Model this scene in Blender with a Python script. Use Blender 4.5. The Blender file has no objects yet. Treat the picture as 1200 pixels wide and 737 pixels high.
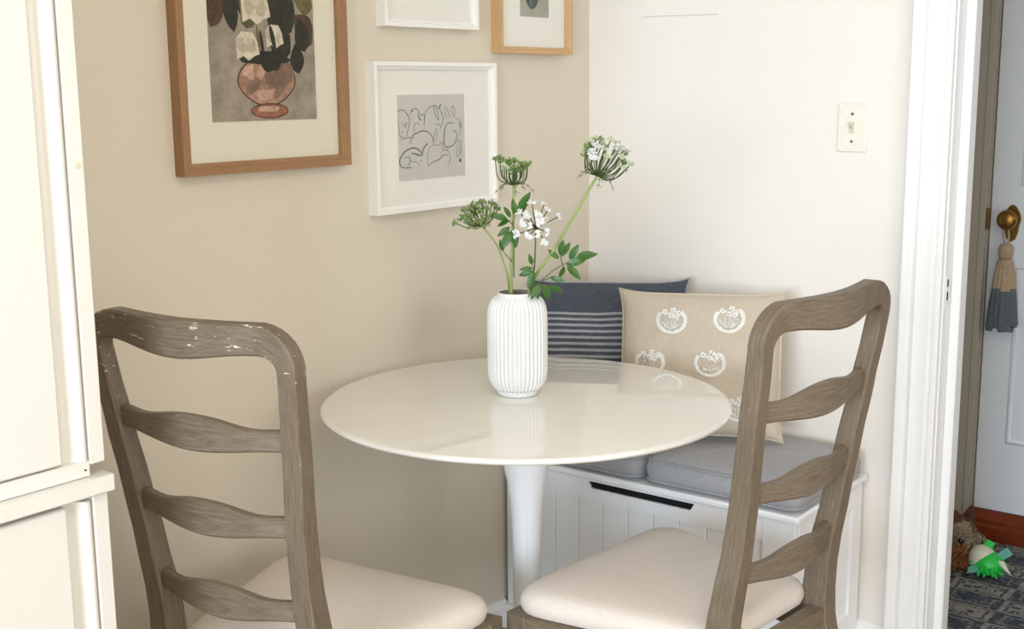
import bpy, bmesh, math, random
from math import sin, cos, pi, radians, sqrt, atan2
from mathutils import Vector, Matrix, noise, Quaternion

random.seed(7)
sc = bpy.context.scene
COL = sc.collection

# ---------------------------------------------------------------- camera
CAM_H = 1.335
cam_data = bpy.data.cameras.new('camera')
cam = bpy.data.objects.new('camera', cam_data)
COL.objects.link(cam)
cam_data.sensor_fit = 'HORIZONTAL'
cam_data.sensor_width = 36.0
cam_data.lens = 36.0 * 1446.36 / 1200.0
cam_data.clip_start = 0.02
YAW, PITCH, ROLL = 0.65959306, 0.18143748, -0.00979268
fw = Vector((cos(YAW) * cos(PITCH), sin(YAW) * cos(PITCH), -sin(PITCH)))
rt = Vector((sin(YAW), -cos(YAW), 0))
up = rt.cross(fw)
rt2 = rt * cos(ROLL) + up * sin(ROLL)
up2 = up * cos(ROLL) - rt * sin(ROLL)
m = Matrix(((rt2.x, up2.x, -fw.x, 0), (rt2.y, up2.y, -fw.y, 0), (rt2.z, up2.z, -fw.z, CAM_H), (0, 0, 0, 1)))
cam.matrix_world = m
sc.camera = cam

# ---------------------------------------------------------------- world, lights, exposure
w = bpy.data.worlds.new('world')
sc.world = w
w.use_nodes = True
bg = w.node_tree.nodes['Background']
bg.inputs['Color'].default_value = (0.72, 0.84, 1.0, 1)
bg.inputs['Strength'].default_value = 1.2


def area(name, loc, aim, sx, sy, power, color):
    d = bpy.data.lights.new(name, 'AREA')
    d.shape = 'RECTANGLE'
    d.size, d.size_y = sx, sy
    d.energy = power
    d.color = color
    o = bpy.data.objects.new(name, d)
    COL.objects.link(o)
    o.location = loc
    o.rotation_euler = (Vector(aim) - Vector(loc)).to_track_quat('-Z', 'Y').to_euler()
    return o


# daylight through the two windows of the room, the ceiling lamp, and the dim hall lamp
area('window_daylight', (-3.32, -0.1, 1.45), (0.0, -0.1, 1.25), 2.0, 1.4, 185, (0.70, 0.85, 1.0))
area('rear_window_daylight', (0.1, -2.52, 1.5), (0.3, 0.0, 1.2), 1.4, 1.2, 30, (1.0, 0.97, 0.92))
area('ceiling_lamp_light', (0.5, -0.2, 2.42), (0.5, -0.2, 0), 0.5, 0.5, 16, (1.0, 0.84, 0.64))
area('hall_daylight', (3.2, -1.3, 1.7), (3.3, 0.8, 0.6), 0.6, 0.9, 4, (0.80, 0.88, 1.0))

sc.view_settings.view_transform = 'Standard'
sc.view_settings.look = 'None'
sc.view_settings.exposure = 0.08
sc.view_settings.gamma = 1.0
sc.view_settings.use_curve_mapping = False


# ---------------------------------------------------------------- material helpers
def srgb(r, g, b):
    def f(c):
        c /= 255.0
        return c / 12.92 if c <= 0.04045 else ((c + 0.055) / 1.055) ** 2.4
    return (f(r), f(g), f(b), 1.0)


class NT:
    def __init__(self, name):
        self.m = bpy.data.materials.new(name)
        self.m.use_nodes = True
        self.t = self.m.node_tree
        self.b = self.t.nodes['Principled BSDF']

    def n(self, kind, **kw):
        nd = self.t.nodes.new(kind)
        for k, v in kw.items():
            if hasattr(nd, k):
                setattr(nd, k, v)
            else:
                nd.inputs[k.replace('_', ' ')].default_value = v
        return nd

    def l(self, a, b):
        self.t.links.new(a, b)

    def math(self, op, a, b=None):
        nd = self.t.nodes.new('ShaderNodeMath')
        nd.operation = op
        for i, v in enumerate((a, b)):
            if v is None:
                continue
            if isinstance(v, (int, float)):
                nd.inputs[i].default_value = v
            else:
                self.l(v, nd.inputs[i])
        return nd.outputs[0]

    def mix(self, fac, a, b):
        nd = self.t.nodes.new('ShaderNodeMix')
        nd.data_type = 'RGBA'
        if isinstance(fac, (int, float)):
            nd.inputs[0].default_value = fac
        else:
            self.l(fac, nd.inputs[0])
        for i, v in ((6, a), (7, b)):
            if isinstance(v, tuple):
                nd.inputs[i].default_value = v
            else:
                self.l(v, nd.inputs[i])
        return nd.outputs[2]

    def ramp(self, fac, stops):
        nd = self.t.nodes.new('ShaderNodeValToRGB')
        cr = nd.color_ramp
        while len(cr.elements) < len(stops):
            cr.elements.new(0.5)
        for e, (p, c) in zip(cr.elements, stops):
            e.position = p
            e.color = c
        self.l(fac, nd.inputs[0])
        return nd.outputs[0]

    def coords(self, out='Object', scale=(1, 1, 1), rot=(0, 0, 0)):
        tc = self.t.nodes.new('ShaderNodeTexCoord')
        mp = self.t.nodes.new('ShaderNodeMapping')
        mp.inputs['Scale'].default_value = scale
        mp.inputs['Rotation'].default_value = rot
        self.l(tc.outputs[out], mp.inputs['Vector'])
        return mp.outputs[0]

    def noise(self, vec, scale, detail=3, rough=0.5):
        nd = self.t.nodes.new('ShaderNodeTexNoise')
        nd.inputs['Scale'].default_value = scale
        nd.inputs['Detail'].default_value = detail
        nd.inputs['Roughness'].default_value = rough
        self.l(vec, nd.inputs['Vector'])
        return nd.outputs[0]

    def bump(self, h, strength=0.2, dist=0.002):
        nd = self.t.nodes.new('ShaderNodeBump')
        nd.inputs['Strength'].default_value = strength
        nd.inputs['Distance'].default_value = dist
        self.l(h, nd.inputs['Height'])
        self.l(nd.outputs[0], self.b.inputs['Normal'])

    def base(self, c):
        if isinstance(c, tuple):
            self.b.inputs['Base Color'].default_value = c
        else:
            self.l(c, self.b.inputs['Base Color'])

    def set(self, **kw):
        for k, v in kw.items():
            self.b.inputs[k.replace('_', ' ')].default_value = v
        return self


def paint(name, col, rough=0.5, var=0.03, bump=0.05, scale=30, spec=0.5):
    t = NT(name)
    v = t.coords()
    nz = t.noise(v, scale, 4)
    dark = tuple(c * (1 - var * 2) for c in col[:3]) + (1,)
    t.base(t.mix(nz, dark, col))
    t.set(Roughness=rough)
    t.b.inputs['Specular IOR Level'].default_value = spec
    if bump:
        t.bump(t.noise(v, scale * 8, 2), bump, 0.001)
    return t.m


def wood(name, stops, along='U', scale=1.0, rough=0.55, chips=None):
    """grain runs along U of the UV map (metres)"""
    t = NT(name)
    sx = (13, 300, 1) if along == 'U' else (300, 13, 1)
    v = t.coords('UV', tuple(s * scale for s in sx))
    n1 = t.noise(v, 1.6, 6, 0.65)
    v2 = t.coords('UV', tuple(s * scale * 4 for s in sx))
    n2 = t.noise(v2, 1.5, 3, 0.6)
    v3 = t.coords('Object')
    n3 = t.noise(v3, 7, 2)
    s = t.math('ADD', t.math('MULTIPLY', n1, 0.6), t.math('MULTIPLY', n2, 0.28))
    s = t.math('ADD', s, t.math('MULTIPLY', n3, 0.15))
    col = t.ramp(s, stops)
    if chips:
        cn = t.noise(t.coords('Object', (34, 120, 150)), 1.0, 5, 0.6)
        sz = t.t.nodes.new('ShaderNodeSeparateXYZ')
        tcz = t.t.nodes.new('ShaderNodeTexCoord')
        t.l(tcz.outputs['Object'], sz.inputs[0])
        # wear sits on the crest, where hands pull the chair
        cn = t.math('SUBTRACT', cn, t.math('MULTIPLY', t.math('SUBTRACT', 1.0, sz.outputs['Z']), 0.35))
        mask = t.ramp(cn, [(chips[0], (0, 0, 0, 1)), (chips[0] + 0.015, (1, 1, 1, 1))])
        col = t.mix(mask, col, chips[1])
    t.base(col)
    t.set(Roughness=rough)
    t.bump(n2, 0.25, 0.0015)
    return t.m


def cloth(name, col, col2, scale=900, rough=0.95, bump=0.35, blot=6, sheen=0.2, uv=0):
    t = NT(name)
    v = t.coords('Object')
    if uv:
        n1 = t.noise(t.coords('UV', (uv * 0.07, uv, 1)), 1, 3, 0.6)
        n2 = t.noise(t.coords('UV', (uv, uv * 0.07, 1)), 1, 3, 0.6)
    else:
        n1 = t.noise(v, scale * 0.5, 2, 0.6)
        n2 = t.noise(v, scale, 2, 0.6)
    n3 = t.noise(v, blot, 3)
    s = t.math('ADD', t.math('MULTIPLY', t.math('ADD', n1, n2), 0.42), t.math('MULTIPLY', n3, 0.16))
    t.base(t.ramp(s, [(0.30, col2), (0.66, col)]))
    t.set(Roughness=rough)
    t.b.inputs['Sheen Weight'].default_value = sheen
    t.bump(t.math('ADD', n1, n2), bump, 0.0012)
    return t.m


def plain(name, col, rough=0.5, metal=0.0, **kw):
    t = NT(name)
    v = t.coords()
    nz = t.noise(v, 60, 3)
    t.base(t.mix(nz, tuple(c * 0.88 for c in col[:3]) + (1,), col))
    t.set(Roughness=rough, Metallic=metal)
    for k, x in kw.items():
        t.b.inputs[k.replace('_', ' ')].default_value = x
    return t.m


# ---------------------------------------------------------------- materials
M = {}
M['wall'] = paint('wall_paint', srgb(243, 236, 228), 0.85, 0.012, 0.12, 20, 0.25)
M['wall_shaded'] = paint('shaded_wall_paint', srgb(222, 212, 194), 0.85, 0.012, 0.12, 20, 0.25)  # same cream paint as the right wall, weaker light put into its colour
M['hall_wall'] = paint('hall_paint', srgb(176, 168, 152), 0.8, 0.02, 0.1, 20, 0.3)
M['ceiling'] = paint('ceiling_paint', srgb(240, 236, 228), 0.9, 0.01, 0.1, 20, 0.2)
M['trim'] = paint('white_trim_paint', srgb(243, 242, 240), 0.38, 0.008, 0.03, 25)
M['door_white'] = paint('door_paint', srgb(225, 226, 228), 0.45, 0.015, 0.04, 20)
M['cabinet'] = paint('cabinet_lacquer', srgb(228, 225, 217), 0.32, 0.006, 0.02, 15)
M['bench'] = paint('bench_lacquer', srgb(245, 245, 246), 0.4, 0.01, 0.02, 20)
M['frame_white'] = paint('white_frame_paint', srgb(245, 243, 236), 0.4, 0.01, 0.03, 40)
M['mat_board'] = paint('mat_board', srgb(238, 235, 226), 0.9, 0.008, 0.05, 80, 0.2)
M['mat_cream'] = paint('mat_cream', srgb(232, 226, 206), 0.9, 0.008, 0.05, 80, 0.2)
M['plate'] = plain('switch_plastic', srgb(246, 243, 230), 0.35)
M['dark'] = plain('dark_recess', srgb(10, 10, 11), 0.9)
M['dark_metal'] = plain('dark_metal', srgb(40, 38, 36), 0.5, 0.6)
M['screw'] = plain('screw_metal', srgb(120, 115, 100), 0.4, 0.8)
M['toggle'] = plain('toggle_plastic', srgb(222, 216, 192), 0.4)
M['wall_line'] = plain('wall_line_tone', srgb(196, 181, 154), 0.9)
M['brass'] = plain('aged_brass', srgb(150, 112, 52), 0.35, 0.9)
gw = [(0.30, srgb(72, 60, 47)), (0.47, srgb(104, 90, 73)), (0.60, srgb(126, 112, 95)), (0.78, srgb(164, 153, 138))]
M['grey_wood'] = wood('weathered_grey_wood', gw, rough=0.5)
M['grey_wood_chip'] = wood('weathered_grey_wood_chipped', gw, rough=0.45, chips=(0.64, srgb(208, 200, 186)))
M['oak'] = wood('oak_frame', [(0.3, srgb(122, 86, 54)), (0.5, srgb(156, 116, 78)), (0.75, srgb(182, 144, 104))], rough=0.5)
M['pale_oak'] = wood('pale_oak_frame', [(0.3, srgb(176, 134, 88)), (0.5, srgb(204, 164, 116)), (0.75, srgb(224, 190, 144))], rough=0.5)
M['red_wood'] = wood('varnished_sill_wood', [(0.3, srgb(70, 26, 12)), (0.5, srgb(120, 52, 24)), (0.75, srgb(156, 78, 40))], rough=0.25)
M['floor'] = wood('oak_floor', [(0.3, srgb(120, 100, 78)), (0.5, srgb(152, 130, 104)), (0.75, srgb(176, 154, 126))], scale=0.3, rough=0.4)
M['linen'] = cloth('linen_upholstery', srgb(229, 218, 208), srgb(206, 194, 183), 700)
M['linen_beige'] = cloth('linen_pillow', srgb(208, 195, 176), srgb(182, 166, 145), 620, uv=380)
M['grey_cloth'] = cloth('grey_seat_cloth', srgb(176, 174, 174), srgb(138, 137, 140), 650)
M['thread'] = plain('white_thread', srgb(240, 238, 232), 0.8)
M['vase'] = paint('matte_porcelain', srgb(232, 231, 228), 0.3, 0.004, 0.0, 15)
M['vase_in'] = plain('vase_inside', srgb(150, 142, 130), 0.8)
t = NT('table_lacquer')
t.base(t.mix(t.noise(t.coords(), 12, 3), srgb(235, 231, 222), srgb(240, 236, 229)))
t.set(Roughness=0.035, IOR=1.6)
t.b.inputs['Coat Weight'].default_value = 0.3
t.b.inputs['Coat Roughness'].default_value = 0.03
M['table'] = t.m
M['pedestal'] = paint('pedestal_lacquer', srgb(243, 243, 243), 0.25, 0.005, 0.0, 12)
M['stem'] = plain('stem_green', srgb(150, 168, 92), 0.5)
M['stem_dark'] = plain('stem_dark_green', srgb(88, 104, 52), 0.5)
M['ray'] = plain('umbel_ray_green', srgb(74, 92, 46), 0.6)
M['bud'] = plain('bud_green', srgb(122, 146, 84), 0.6)
M['bud_pale'] = plain('bud_pale', srgb(200, 210, 172), 0.6)
M['petal'] = plain('petal_white', srgb(248, 248, 244), 0.6)
t = NT('leaf_green')
lv = t.noise(t.coords(), 40, 3)
t.base(t.ramp(lv, [(0.3, srgb(30, 72, 17)), (0.7, srgb(70, 116, 36))]))
t.set(Roughness=0.4)
M['leaf'] = t.m

# striped indigo pillow cloth, U along the width and V up (both 0..1)
t = NT('indigo_stripe_cloth')
uvn = t.t.nodes.new('ShaderNodeTexCoord')
sep = t.t.nodes.new('ShaderNodeSeparateXYZ')
t.l(uvn.outputs['UV'], sep.inputs[0])
wob = t.math('MULTIPLY', t.math('SUBTRACT', t.noise(t.coords('UV', (2.5, 1, 1)), 1.0, 2), 0.5), 0.03)
vv = t.math('ADD', sep.outputs['Y'], wob)
fr = t.math('FRACT', t.math('MULTIPLY', vv, 27.0))
stripe = t.math('MULTIPLY', t.math('LESS_THAN', fr, 0.42), t.math('LESS_THAN', vv, 0.74))
n1 = t.noise(t.coords('UV', (16, 260, 1)), 1, 3, 0.7)
n2 = t.noise(t.coords('UV', (260, 30, 1)), 1, 3, 0.6)
nn = t.math('MULTIPLY', t.math('ADD', n1, n2), 0.5)
dk = t.ramp(nn, [(0.35, srgb(52, 57, 68)), (0.65, srgb(94, 100, 112))])
lt = t.ramp(nn, [(0.35, srgb(142, 145, 150)), (0.65, srgb(182, 183, 187))])
t.base(t.mix(stripe, dk, lt))
t.set(Roughness=0.95)
t.bump(nn, 0.4, 0.0015)
M['indigo'] = t.m

# persian style rug, object coordinates in metres
t = NT('rug_pile')
oc = t.coords('Object')
warp = t.t.nodes.new('ShaderNodeVectorMath')
warp.operation = 'ADD'
wn = t.t.nodes.new('ShaderNodeTexNoise')
wn.inputs['Scale'].default_value = 30
t.l(oc, wn.inputs['Vector'])
wsc = t.t.nodes.new('ShaderNodeVectorMath')
wsc.operation = 'SCALE'
wsc.inputs['Scale'].default_value = 0.014
t.l(wn.outputs['Color'], wsc.inputs[0])
t.l(oc, warp.inputs[0])
t.l(wsc.outputs[0], warp.inputs[1])
wv = warp.outputs[0]
sepo = t.t.nodes.new('ShaderNodeSeparateXYZ')
t.l(wv, sepo.inputs[0])
px_, py_ = sepo.outputs['X'], sepo.outputs['Y']
# big diamonds with stepped edges
du = t.math('PINGPONG', t.math('ADD', px_, t.math('MULTIPLY', py_, 0.55)), 0.085)
dv = t.math('PINGPONG', t.math('SUBTRACT', px_, t.math('MULTIPLY', py_, 0.55)), 0.085)
dm = t.math('ADD', du, dv)
big = t.math('LESS_THAN', dm, 0.062)
rim = t.math('LESS_THAN', t.math('ABSOLUTE', t.math('SUBTRACT', dm, 0.078)), 0.008)
rim2 = t.math('LESS_THAN', t.math('ABSOLUTE', t.math('SUBTRACT', dm, 0.115)), 0.005)
teeth = t.math('LESS_THAN', t.math('FRACT', t.math('MULTIPLY', px_, 62.0)), 0.5)
vo2 = t.t.nodes.new('ShaderNodeTexVoronoi')
vo2.inputs['Scale'].default_value = 34
t.l(wv, vo2.inputs['Vector'])
ring = t.math('LESS_THAN', t.math('ABSOLUTE', t.math('SUBTRACT', vo2.outputs['Distance'], 0.34)), 0.09)
fine = t.noise(oc, 260, 2, 0.7)
worn = t.noise(oc, 24, 4, 0.7)
navy = t.ramp(fine, [(0.3, srgb(34, 40, 48)), (0.7, srgb(70, 78, 88))])
sand = t.ramp(fine, [(0.3, srgb(112, 107, 98)), (0.7, srgb(168, 161, 148))])
grey = t.ramp(fine, [(0.3, srgb(72, 76, 80)), (0.7, srgb(120, 120, 118))])
c1 = t.mix(big, t.mix(ring, navy, grey), t.mix(ring, sand, navy))
c2 = t.mix(rim, c1, sand)
c3 = t.mix(t.math('MULTIPLY', rim2, teeth), c2, sand)
t.base(t.mix(t.ramp(worn, [(0.50, (0, 0, 0, 1)), (0.66, (0.7, 0.7, 0.7, 1))]), c3, t.mix(fine, navy, grey)))
t.set(Roughness=1.0)
t.bump(fine, 0.6, 0.004)
M['rug'] = t.m


def fur(name, a, b):
    t = NT(name)
    v = t.noise(t.coords('Object', (60, 60, 240)), 1, 4, 0.7)
    t.base(t.ramp(v, [(0.3, a), (0.7, b)]))
    t.set(Roughness=0.9)
    t.bump(v, 0.6, 0.004)
    return t.m


M['fur_tan'] = fur('tan_fur', srgb(96, 58, 28), srgb(168, 110, 58))
M['fur_grey'] = fur('grey_fur', srgb(96, 84, 68), srgb(172, 156, 130))
M['fur_dark'] = fur('dark_fur', srgb(58, 36, 22), srgb(112, 74, 46))
M['eye'] = plain('eye_black', srgb(8, 7, 6), 0.08)
M['nose'] = plain('nose_black', srgb(16, 13, 12), 0.35)
M['toy_green'] = plain('toy_green_rubber', srgb(40, 190, 70), 0.4)
M['toy_cream'] = plain('toy_cream_plush', srgb(214, 206, 186), 0.9)
M['toy_teal'] = plain('toy_teal_fabric', srgb(110, 176, 158), 0.8)
M['cotton'] = cloth('cotton_cord', srgb(192, 168, 138), srgb(150, 126, 98), 400)
M['cotton_grey'] = cloth('grey_dyed_cord', srgb(106, 112, 114), srgb(72, 78, 82), 400)
# glass: clear pane with a faint reflection
t = NT('picture_glass')
tr = t.t.nodes.new('ShaderNodeBsdfTransparent')
gl = t.t.nodes.new('ShaderNodeBsdfGlossy')
gl.inputs['Roughness'].default_value = 0.02
lw = t.t.nodes.new('ShaderNodeLayerWeight')
mx = t.t.nodes.new('ShaderNodeMixShader')
t.l(t.math('ADD', t.math('MULTIPLY', t.math('POWER', lw.outputs['Facing'], 5.0), 0.5), 0.02), mx.inputs[0])
t.l(tr.outputs[0], mx.inputs[1])
t.l(gl.outputs[0], mx.inputs[2])
t.l(mx.outputs[0], t.t.nodes['Material Output'].inputs['Surface'])
M['glass'] = t.m


# ---------------------------------------------------------------- geometry helpers
class MB:
    """collects loops of geometry that become ONE mesh object"""

    def __init__(self):
        self.v, self.f, self.uv, self.mi = [], [], [], []

    def face(self, idx, uv=None, mi=0):
        self.f.append(tuple(idx))
        self.uv.append(uv)
        self.mi.append(mi)

    def poly(self, pts, mi=0):
        b = len(self.v)
        self.v += [tuple(p) for p in pts]
        self.face(range(b, b + len(pts)), [(p[0], p[2]) for p in pts], mi)

    def box(self, a, c, mi=0):
        x0, y0, z0 = a
        x1, y1, z1 = c
        b = len(self.v)
        self.v += [(x0, y0, z0), (x1, y0, z0), (x1, y1, z0), (x0, y1, z0), (x0, y0, z1), (x1, y0, z1), (x1, y1, z1), (x0, y1, z1)]
        d = (x1 - x0, y1 - y0, z1 - z0)
        L = max(range(3), key=lambda k: abs(d[k]))
        for q in ((0, 3, 2, 1), (4, 5, 6, 7), (0, 1, 5, 4), (1, 2, 6, 5), (2, 3, 7, 6), (3, 0, 4, 7)):
            uvs = []
            for i in q:
                p = self.v[b + i]
                o = [k for k in range(3) if k != L]
                uvs.append((p[L], p[o[0]] + p[o[1]]))
            self.face([b + i for i in q], uvs, mi)

    def prism(self, pts, z0, z1, mi=0):
        """pts: ccw outline in xy"""
        n = len(pts)
        b = len(self.v)
        self.v += [(p[0], p[1], z0) for p in pts] + [(p[0], p[1], z1) for p in pts]
        self.face([b + i for i in reversed(range(n))], [(pts[i][0], pts[i][1]) for i in reversed(range(n))], mi)
        self.face([b + n + i for i in range(n)], [pts[i][:2] for i in range(n)], mi)
        acc = 0
        for i in range(n):
            j = (i + 1) % n
            L = math.dist(pts[i][:2], pts[j][:2])
            self.face([b + i, b + j, b + n + j, b + n + i], [(acc, z0), (acc + L, z0), (acc + L, z1), (acc, z1)], mi)
            acc += L

    def loft(self, rings, cap=True, mi=0, closed=False):
        n = len(rings[0])
        b = len(self.v)
        acc = 0
        us = []
        for k, r in enumerate(rings):
            if k:
                c0 = sum((Vector(p) for p in rings[k - 1]), Vector()) / n
                c1 = sum((Vector(p) for p in r), Vector()) / n
                acc += (c1 - c0).length
            us.append(acc)
            self.v += [tuple(p) for p in r]
        per = [0]
        for i in range(n):
            per.append(per[-1] + (Vector(rings[0][(i + 1) % n]) - Vector(rings[0][i])).length)
        K = len(rings)
        for k in range(K if closed else K - 1):
            k2 = (k + 1) % K
            for i in range(n):
                j = (i + 1) % n
                self.face([b + k * n + i, b + k * n + j, b + k2 * n + j, b + k2 * n + i],
                          [(us[k], per[i]), (us[k], per[i + 1]), (us[k2] if k2 else acc, per[i + 1]), (us[k2] if k2 else acc, per[i])], mi)
        if cap and not closed:
            self.face([b + i for i in reversed(range(n))], [(0, 0.01 * i) for i in range(n)], mi)
            self.face([b + (K - 1) * n + i for i in range(n)], [(acc, 0.01 * i) for i in range(n)], mi)

    def tube(self, pts, r, n=8, mi=0, cap=True):
        pts = [Vector(p) for p in pts]
        rs = r if isinstance(r, (list, tuple)) else [r] * len(pts)
        rings = []
        ref = None
        for k, p in enumerate(pts):
            d = (pts[min(k + 1, len(pts) - 1)] - pts[max(k - 1, 0)]).normalized()
            if ref is None:
                ref = d.orthogonal().normalized()
            ref = (ref - d * ref.dot(d)).normalized()
            s = d.cross(ref)
            rings.append([p + (ref * cos(2 * pi * i / n) + s * sin(2 * pi * i / n)) * rs[k] for i in range(n)])
        self.loft(rings, cap, mi)

    def lathe(self, prof, n=48, c=(0, 0), mi=0, axis='Z', rad=None, cap=True):
        """prof: (radius, z); rad(angle) optional multiplier function of (angle, r, z)"""
        rings = []
        for (r, z) in prof:
            ring = []
            for i in range(n):
                a = 2 * pi * i / n
                q = r if rad is None else rad(a, r, z)
                ring.append((c[0] + q * cos(a), c[1] + q * sin(a), z))
            rings.append(ring)
        self.loft(rings, cap, mi)

    def ball(self, c, r, nu=12, nv=8, mi=0):
        rx, ry, rz = r if isinstance(r, (tuple, list)) else (r, r, r)
        rings = []
        for k in range(nv + 1):
            th = -pi / 2 + pi * (0.02 + 0.96 * k / nv)
            rings.append([(c[0] + rx * cos(th) * cos(2 * pi * i / nu), c[1] + ry * cos(th) * sin(2 * pi * i / nu), c[2] + rz * sin(th)) for i in range(nu)])
        self.loft(rings, True, mi)

    def mesh(self, name, mats, smooth=None):
        me = bpy.data.meshes.new(name)
        me.from_pydata(self.v, [], self.f)
        ul = me.uv_layers.new(name='UVMap')
        k = 0
        for f, uv in zip(self.f, self.uv):
            for i in range(len(f)):
                if uv is not None:
                    ul.data[k].uv = uv[i]
                k += 1
        mats = mats if isinstance(mats, (list, tuple)) else [mats]
        for x in mats:
            me.materials.append(x)
        me.polygons.foreach_set('material_index', self.mi)
        if smooth is not None:
            me.polygons.foreach_set('use_smooth', [True] * len(self.f))
            if smooth < 180:
                me.set_sharp_from_angle(angle=radians(smooth))
        me.update()
        return me

    def build(self, name, mats, parent=None, smooth=None, bevel=0, seg=2, loc=None, rot=None):
        me = self.mesh(name, mats, smooth if smooth is not None else (35 if bevel else None))
        return link(name, me, parent, bevel, seg, loc, rot)


def link(name, me, parent=None, bevel=0, seg=2, loc=None, rot=None):
    o = bpy.data.objects.new(name, me)
    COL.objects.link(o)
    if parent:
        o.parent = parent
    if loc:
        o.location = loc
    if rot:
        o.rotation_euler = rot
    if bevel:
        bm = o.modifiers.new('bevel', 'BEVEL')
        bm.width = bevel
        bm.segments = seg
        bm.limit_method = 'ANGLE'
        bm.angle_limit = radians(40)
    return o


def box(name, a, c, mat, parent=None, bevel=0.0, **kw):
    b = MB()
    b.box(a, c)
    return b.build(name, mat, parent, bevel=bevel, **kw)


def tag(o, label, cat, group=None):
    o['label'] = label
    o['category'] = cat
    if group:
        o['group'] = group
    return o


def thing(name, label, cat, loc=(0, 0, 0), rz=0.0, group=None):
    o = bpy.data.objects.new(name, None)
    o.empty_display_size = 0.1
    COL.objects.link(o)
    o.location = loc
    o.rotation_euler = (0, 0, rz)
    return tag(o, label, cat, group)


def structure(o, label=None):
    o['kind'] = 'structure'
    if label:
        o['label'] = label
    return o


def lerp_table(tab, z):
    if z <= tab[0][0]:
        return tab[0][1]
    for (a, va), (b, vb) in zip(tab, tab[1:]):
        if z <= b:
            s = (z - a) / (b - a)
            s = s * s * (3 - 2 * s) * 0.35 + s * 0.65
            return va + (vb - va) * s
    return tab[-1][1]


# ---------------------------------------------------------------- the setting
XW, YW = 2.69, 1.826          # inner faces of the right and left walls
X0, Y0, ZC = -3.2, -2.4, 2.5

structure(box('floor', (X0 - 0.3, Y0 - 0.3, -0.1), (3.9, 2.4, 0.0), M['floor']), 'wood floor under the dining corner')
structure(box('ceiling', (X0 - 0.1, Y0 - 0.1, ZC), (3.9, 2.4, ZC + 0.1), M['ceiling']), 'plain white ceiling above the frame')
structure(box('wall_left', (X0 - 0.1, YW, 0), (XW + 0.12, YW + 0.1, ZC), M['wall_shaded']), 'wall hung with framed pictures, its cream paint darkened for shade')
OY0, OY1, OZ = 0.04, 0.89, 2.06      # the doorway in the right wall
b = MB()
b.box((XW, OY1, 0), (XW + 0.12, YW, ZC))
b.box((XW, OY0, OZ), (XW + 0.12, OY1, ZC))
b.box((XW, Y0 - 0.1, 0), (XW + 0.12, OY0, ZC))
structure(b.build('wall_right', M['wall']), 'cream wall with light switch beside the doorway')


def wall_with_window(name, axis, at, lo, hi, wlo, whi, z0, z1):
    b = MB()
    t0, t1 = at - 0.1, at

    def bx(u0, u1, za, zb):
        if axis == 'x':
            b.box((t0, u0, za), (t1, u1, zb))
        else:
            b.box((u0, t0, za), (u1, t1, zb))
    bx(lo, wlo, 0, ZC)
    bx(whi, hi, 0, ZC)
    bx(wlo, whi, 0, z0)
    bx(wlo, whi, z1, ZC)
    return structure(b.build(name, M['wall']))


wall_with_window('wall_front', 'x', X0, Y0, YW, -1.1, 0.9, 0.75, 2.15)
wall_with_window('wall_back', 'y', Y0, X0, XW, -0.65, 0.85, 0.85, 2.15)

# baseboards
b = MB()
b.loft([[(x, YW, 0), (x, YW - 0.014, 0), (x, YW - 0.014, 0.052), (x, YW - 0.006, 0.066), (x, YW, 0.068)] for x in (0.93, 2.31)])
structure(b.build('baseboard_left', M['trim']))
b = MB()
b.loft([[(XW, y, 0), (XW, y, 0.082), (XW - 0.006, y, 0.08), (XW - 0.014, y, 0.064), (XW - 0.014, y, 0)] for y in (0.975, YW - 0.014)])
structure(b.build('baseboard_right', M['trim']))

# doorway casing: moulded profile (offset from the opening, projection from the wall)
prof = [(0.0, 0.0), (0.0, 0.014), (0.004, 0.017), (0.011, 0.017), (0.014, 0.013), (0.017, 0.013), (0.019, 0.016), (0.022, 0.018), (0.026, 0.0175), (0.045, 0.0185),
        (0.047, 0.022), (0.052, 0.0235), (0.057, 0.022), (0.059, 0.018), (0.064, 0.018), (0.068, 0.021), (0.072, 0.026), (0.077, 0.027), (0.083, 0.027), (0.088, 0.024), (0.088, 0.0)]
prof = [(d, h if h < 0.001 else 0.018 + (h - 0.018) * 1.35) for d, h in prof]
b = MB()
path = [((OY1, 0), (1, 0)), ((OY1, OZ), (1, 1)), ((OY0, OZ), (-1, 1)), ((OY0, 0), (-1, 0))]
rings = []
for (y, z), (dy, dz) in path:
    rings.append([(XW - h, y + dy * d, z + dz * d) for d, h in prof])
b.loft(rings)
casing = structure(b.build('trim_1', M['trim'], smooth=30), 'white moulded casing around the doorway')
# jamb lining with stop
b = MB()
b.box((XW, OY1 - 0.004, 0), (XW + 0.12, OY1, OZ))
b.box((XW, OY0, 0), (XW + 0.12, OY0 + 0.004, OZ))
b.box((XW, OY0, OZ - 0.004), (XW + 0.12, OY1, OZ))
b.build('jamb', M['trim'], casing, bevel=0.001)
b = MB()
b.box((XW + 0.042, OY1 - 0.026, 0), (XW + 0.085, OY1 - 0.004, OZ))
b.build('door_stop', M['trim'], casing, bevel=0.003)
b = MB()
b.box((XW + 0.006, OY1 - 0.006, 0.85), (XW + 0.030, OY1 - 0.004, 0.92))
sp = b.build('strike_plate', M['trim'], casing, bevel=0.0008)
b = MB()
b.box((XW + 0.011, OY1 - 0.0068, 0.896), (XW + 0.018, OY1 - 0.0058, 0.912))
b.box((XW + 0.011, OY1 - 0.0068, 0.866), (XW + 0.018, OY1 - 0.0058, 0.885))
b.build('latch_slot', M['dark'], sp)

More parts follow.
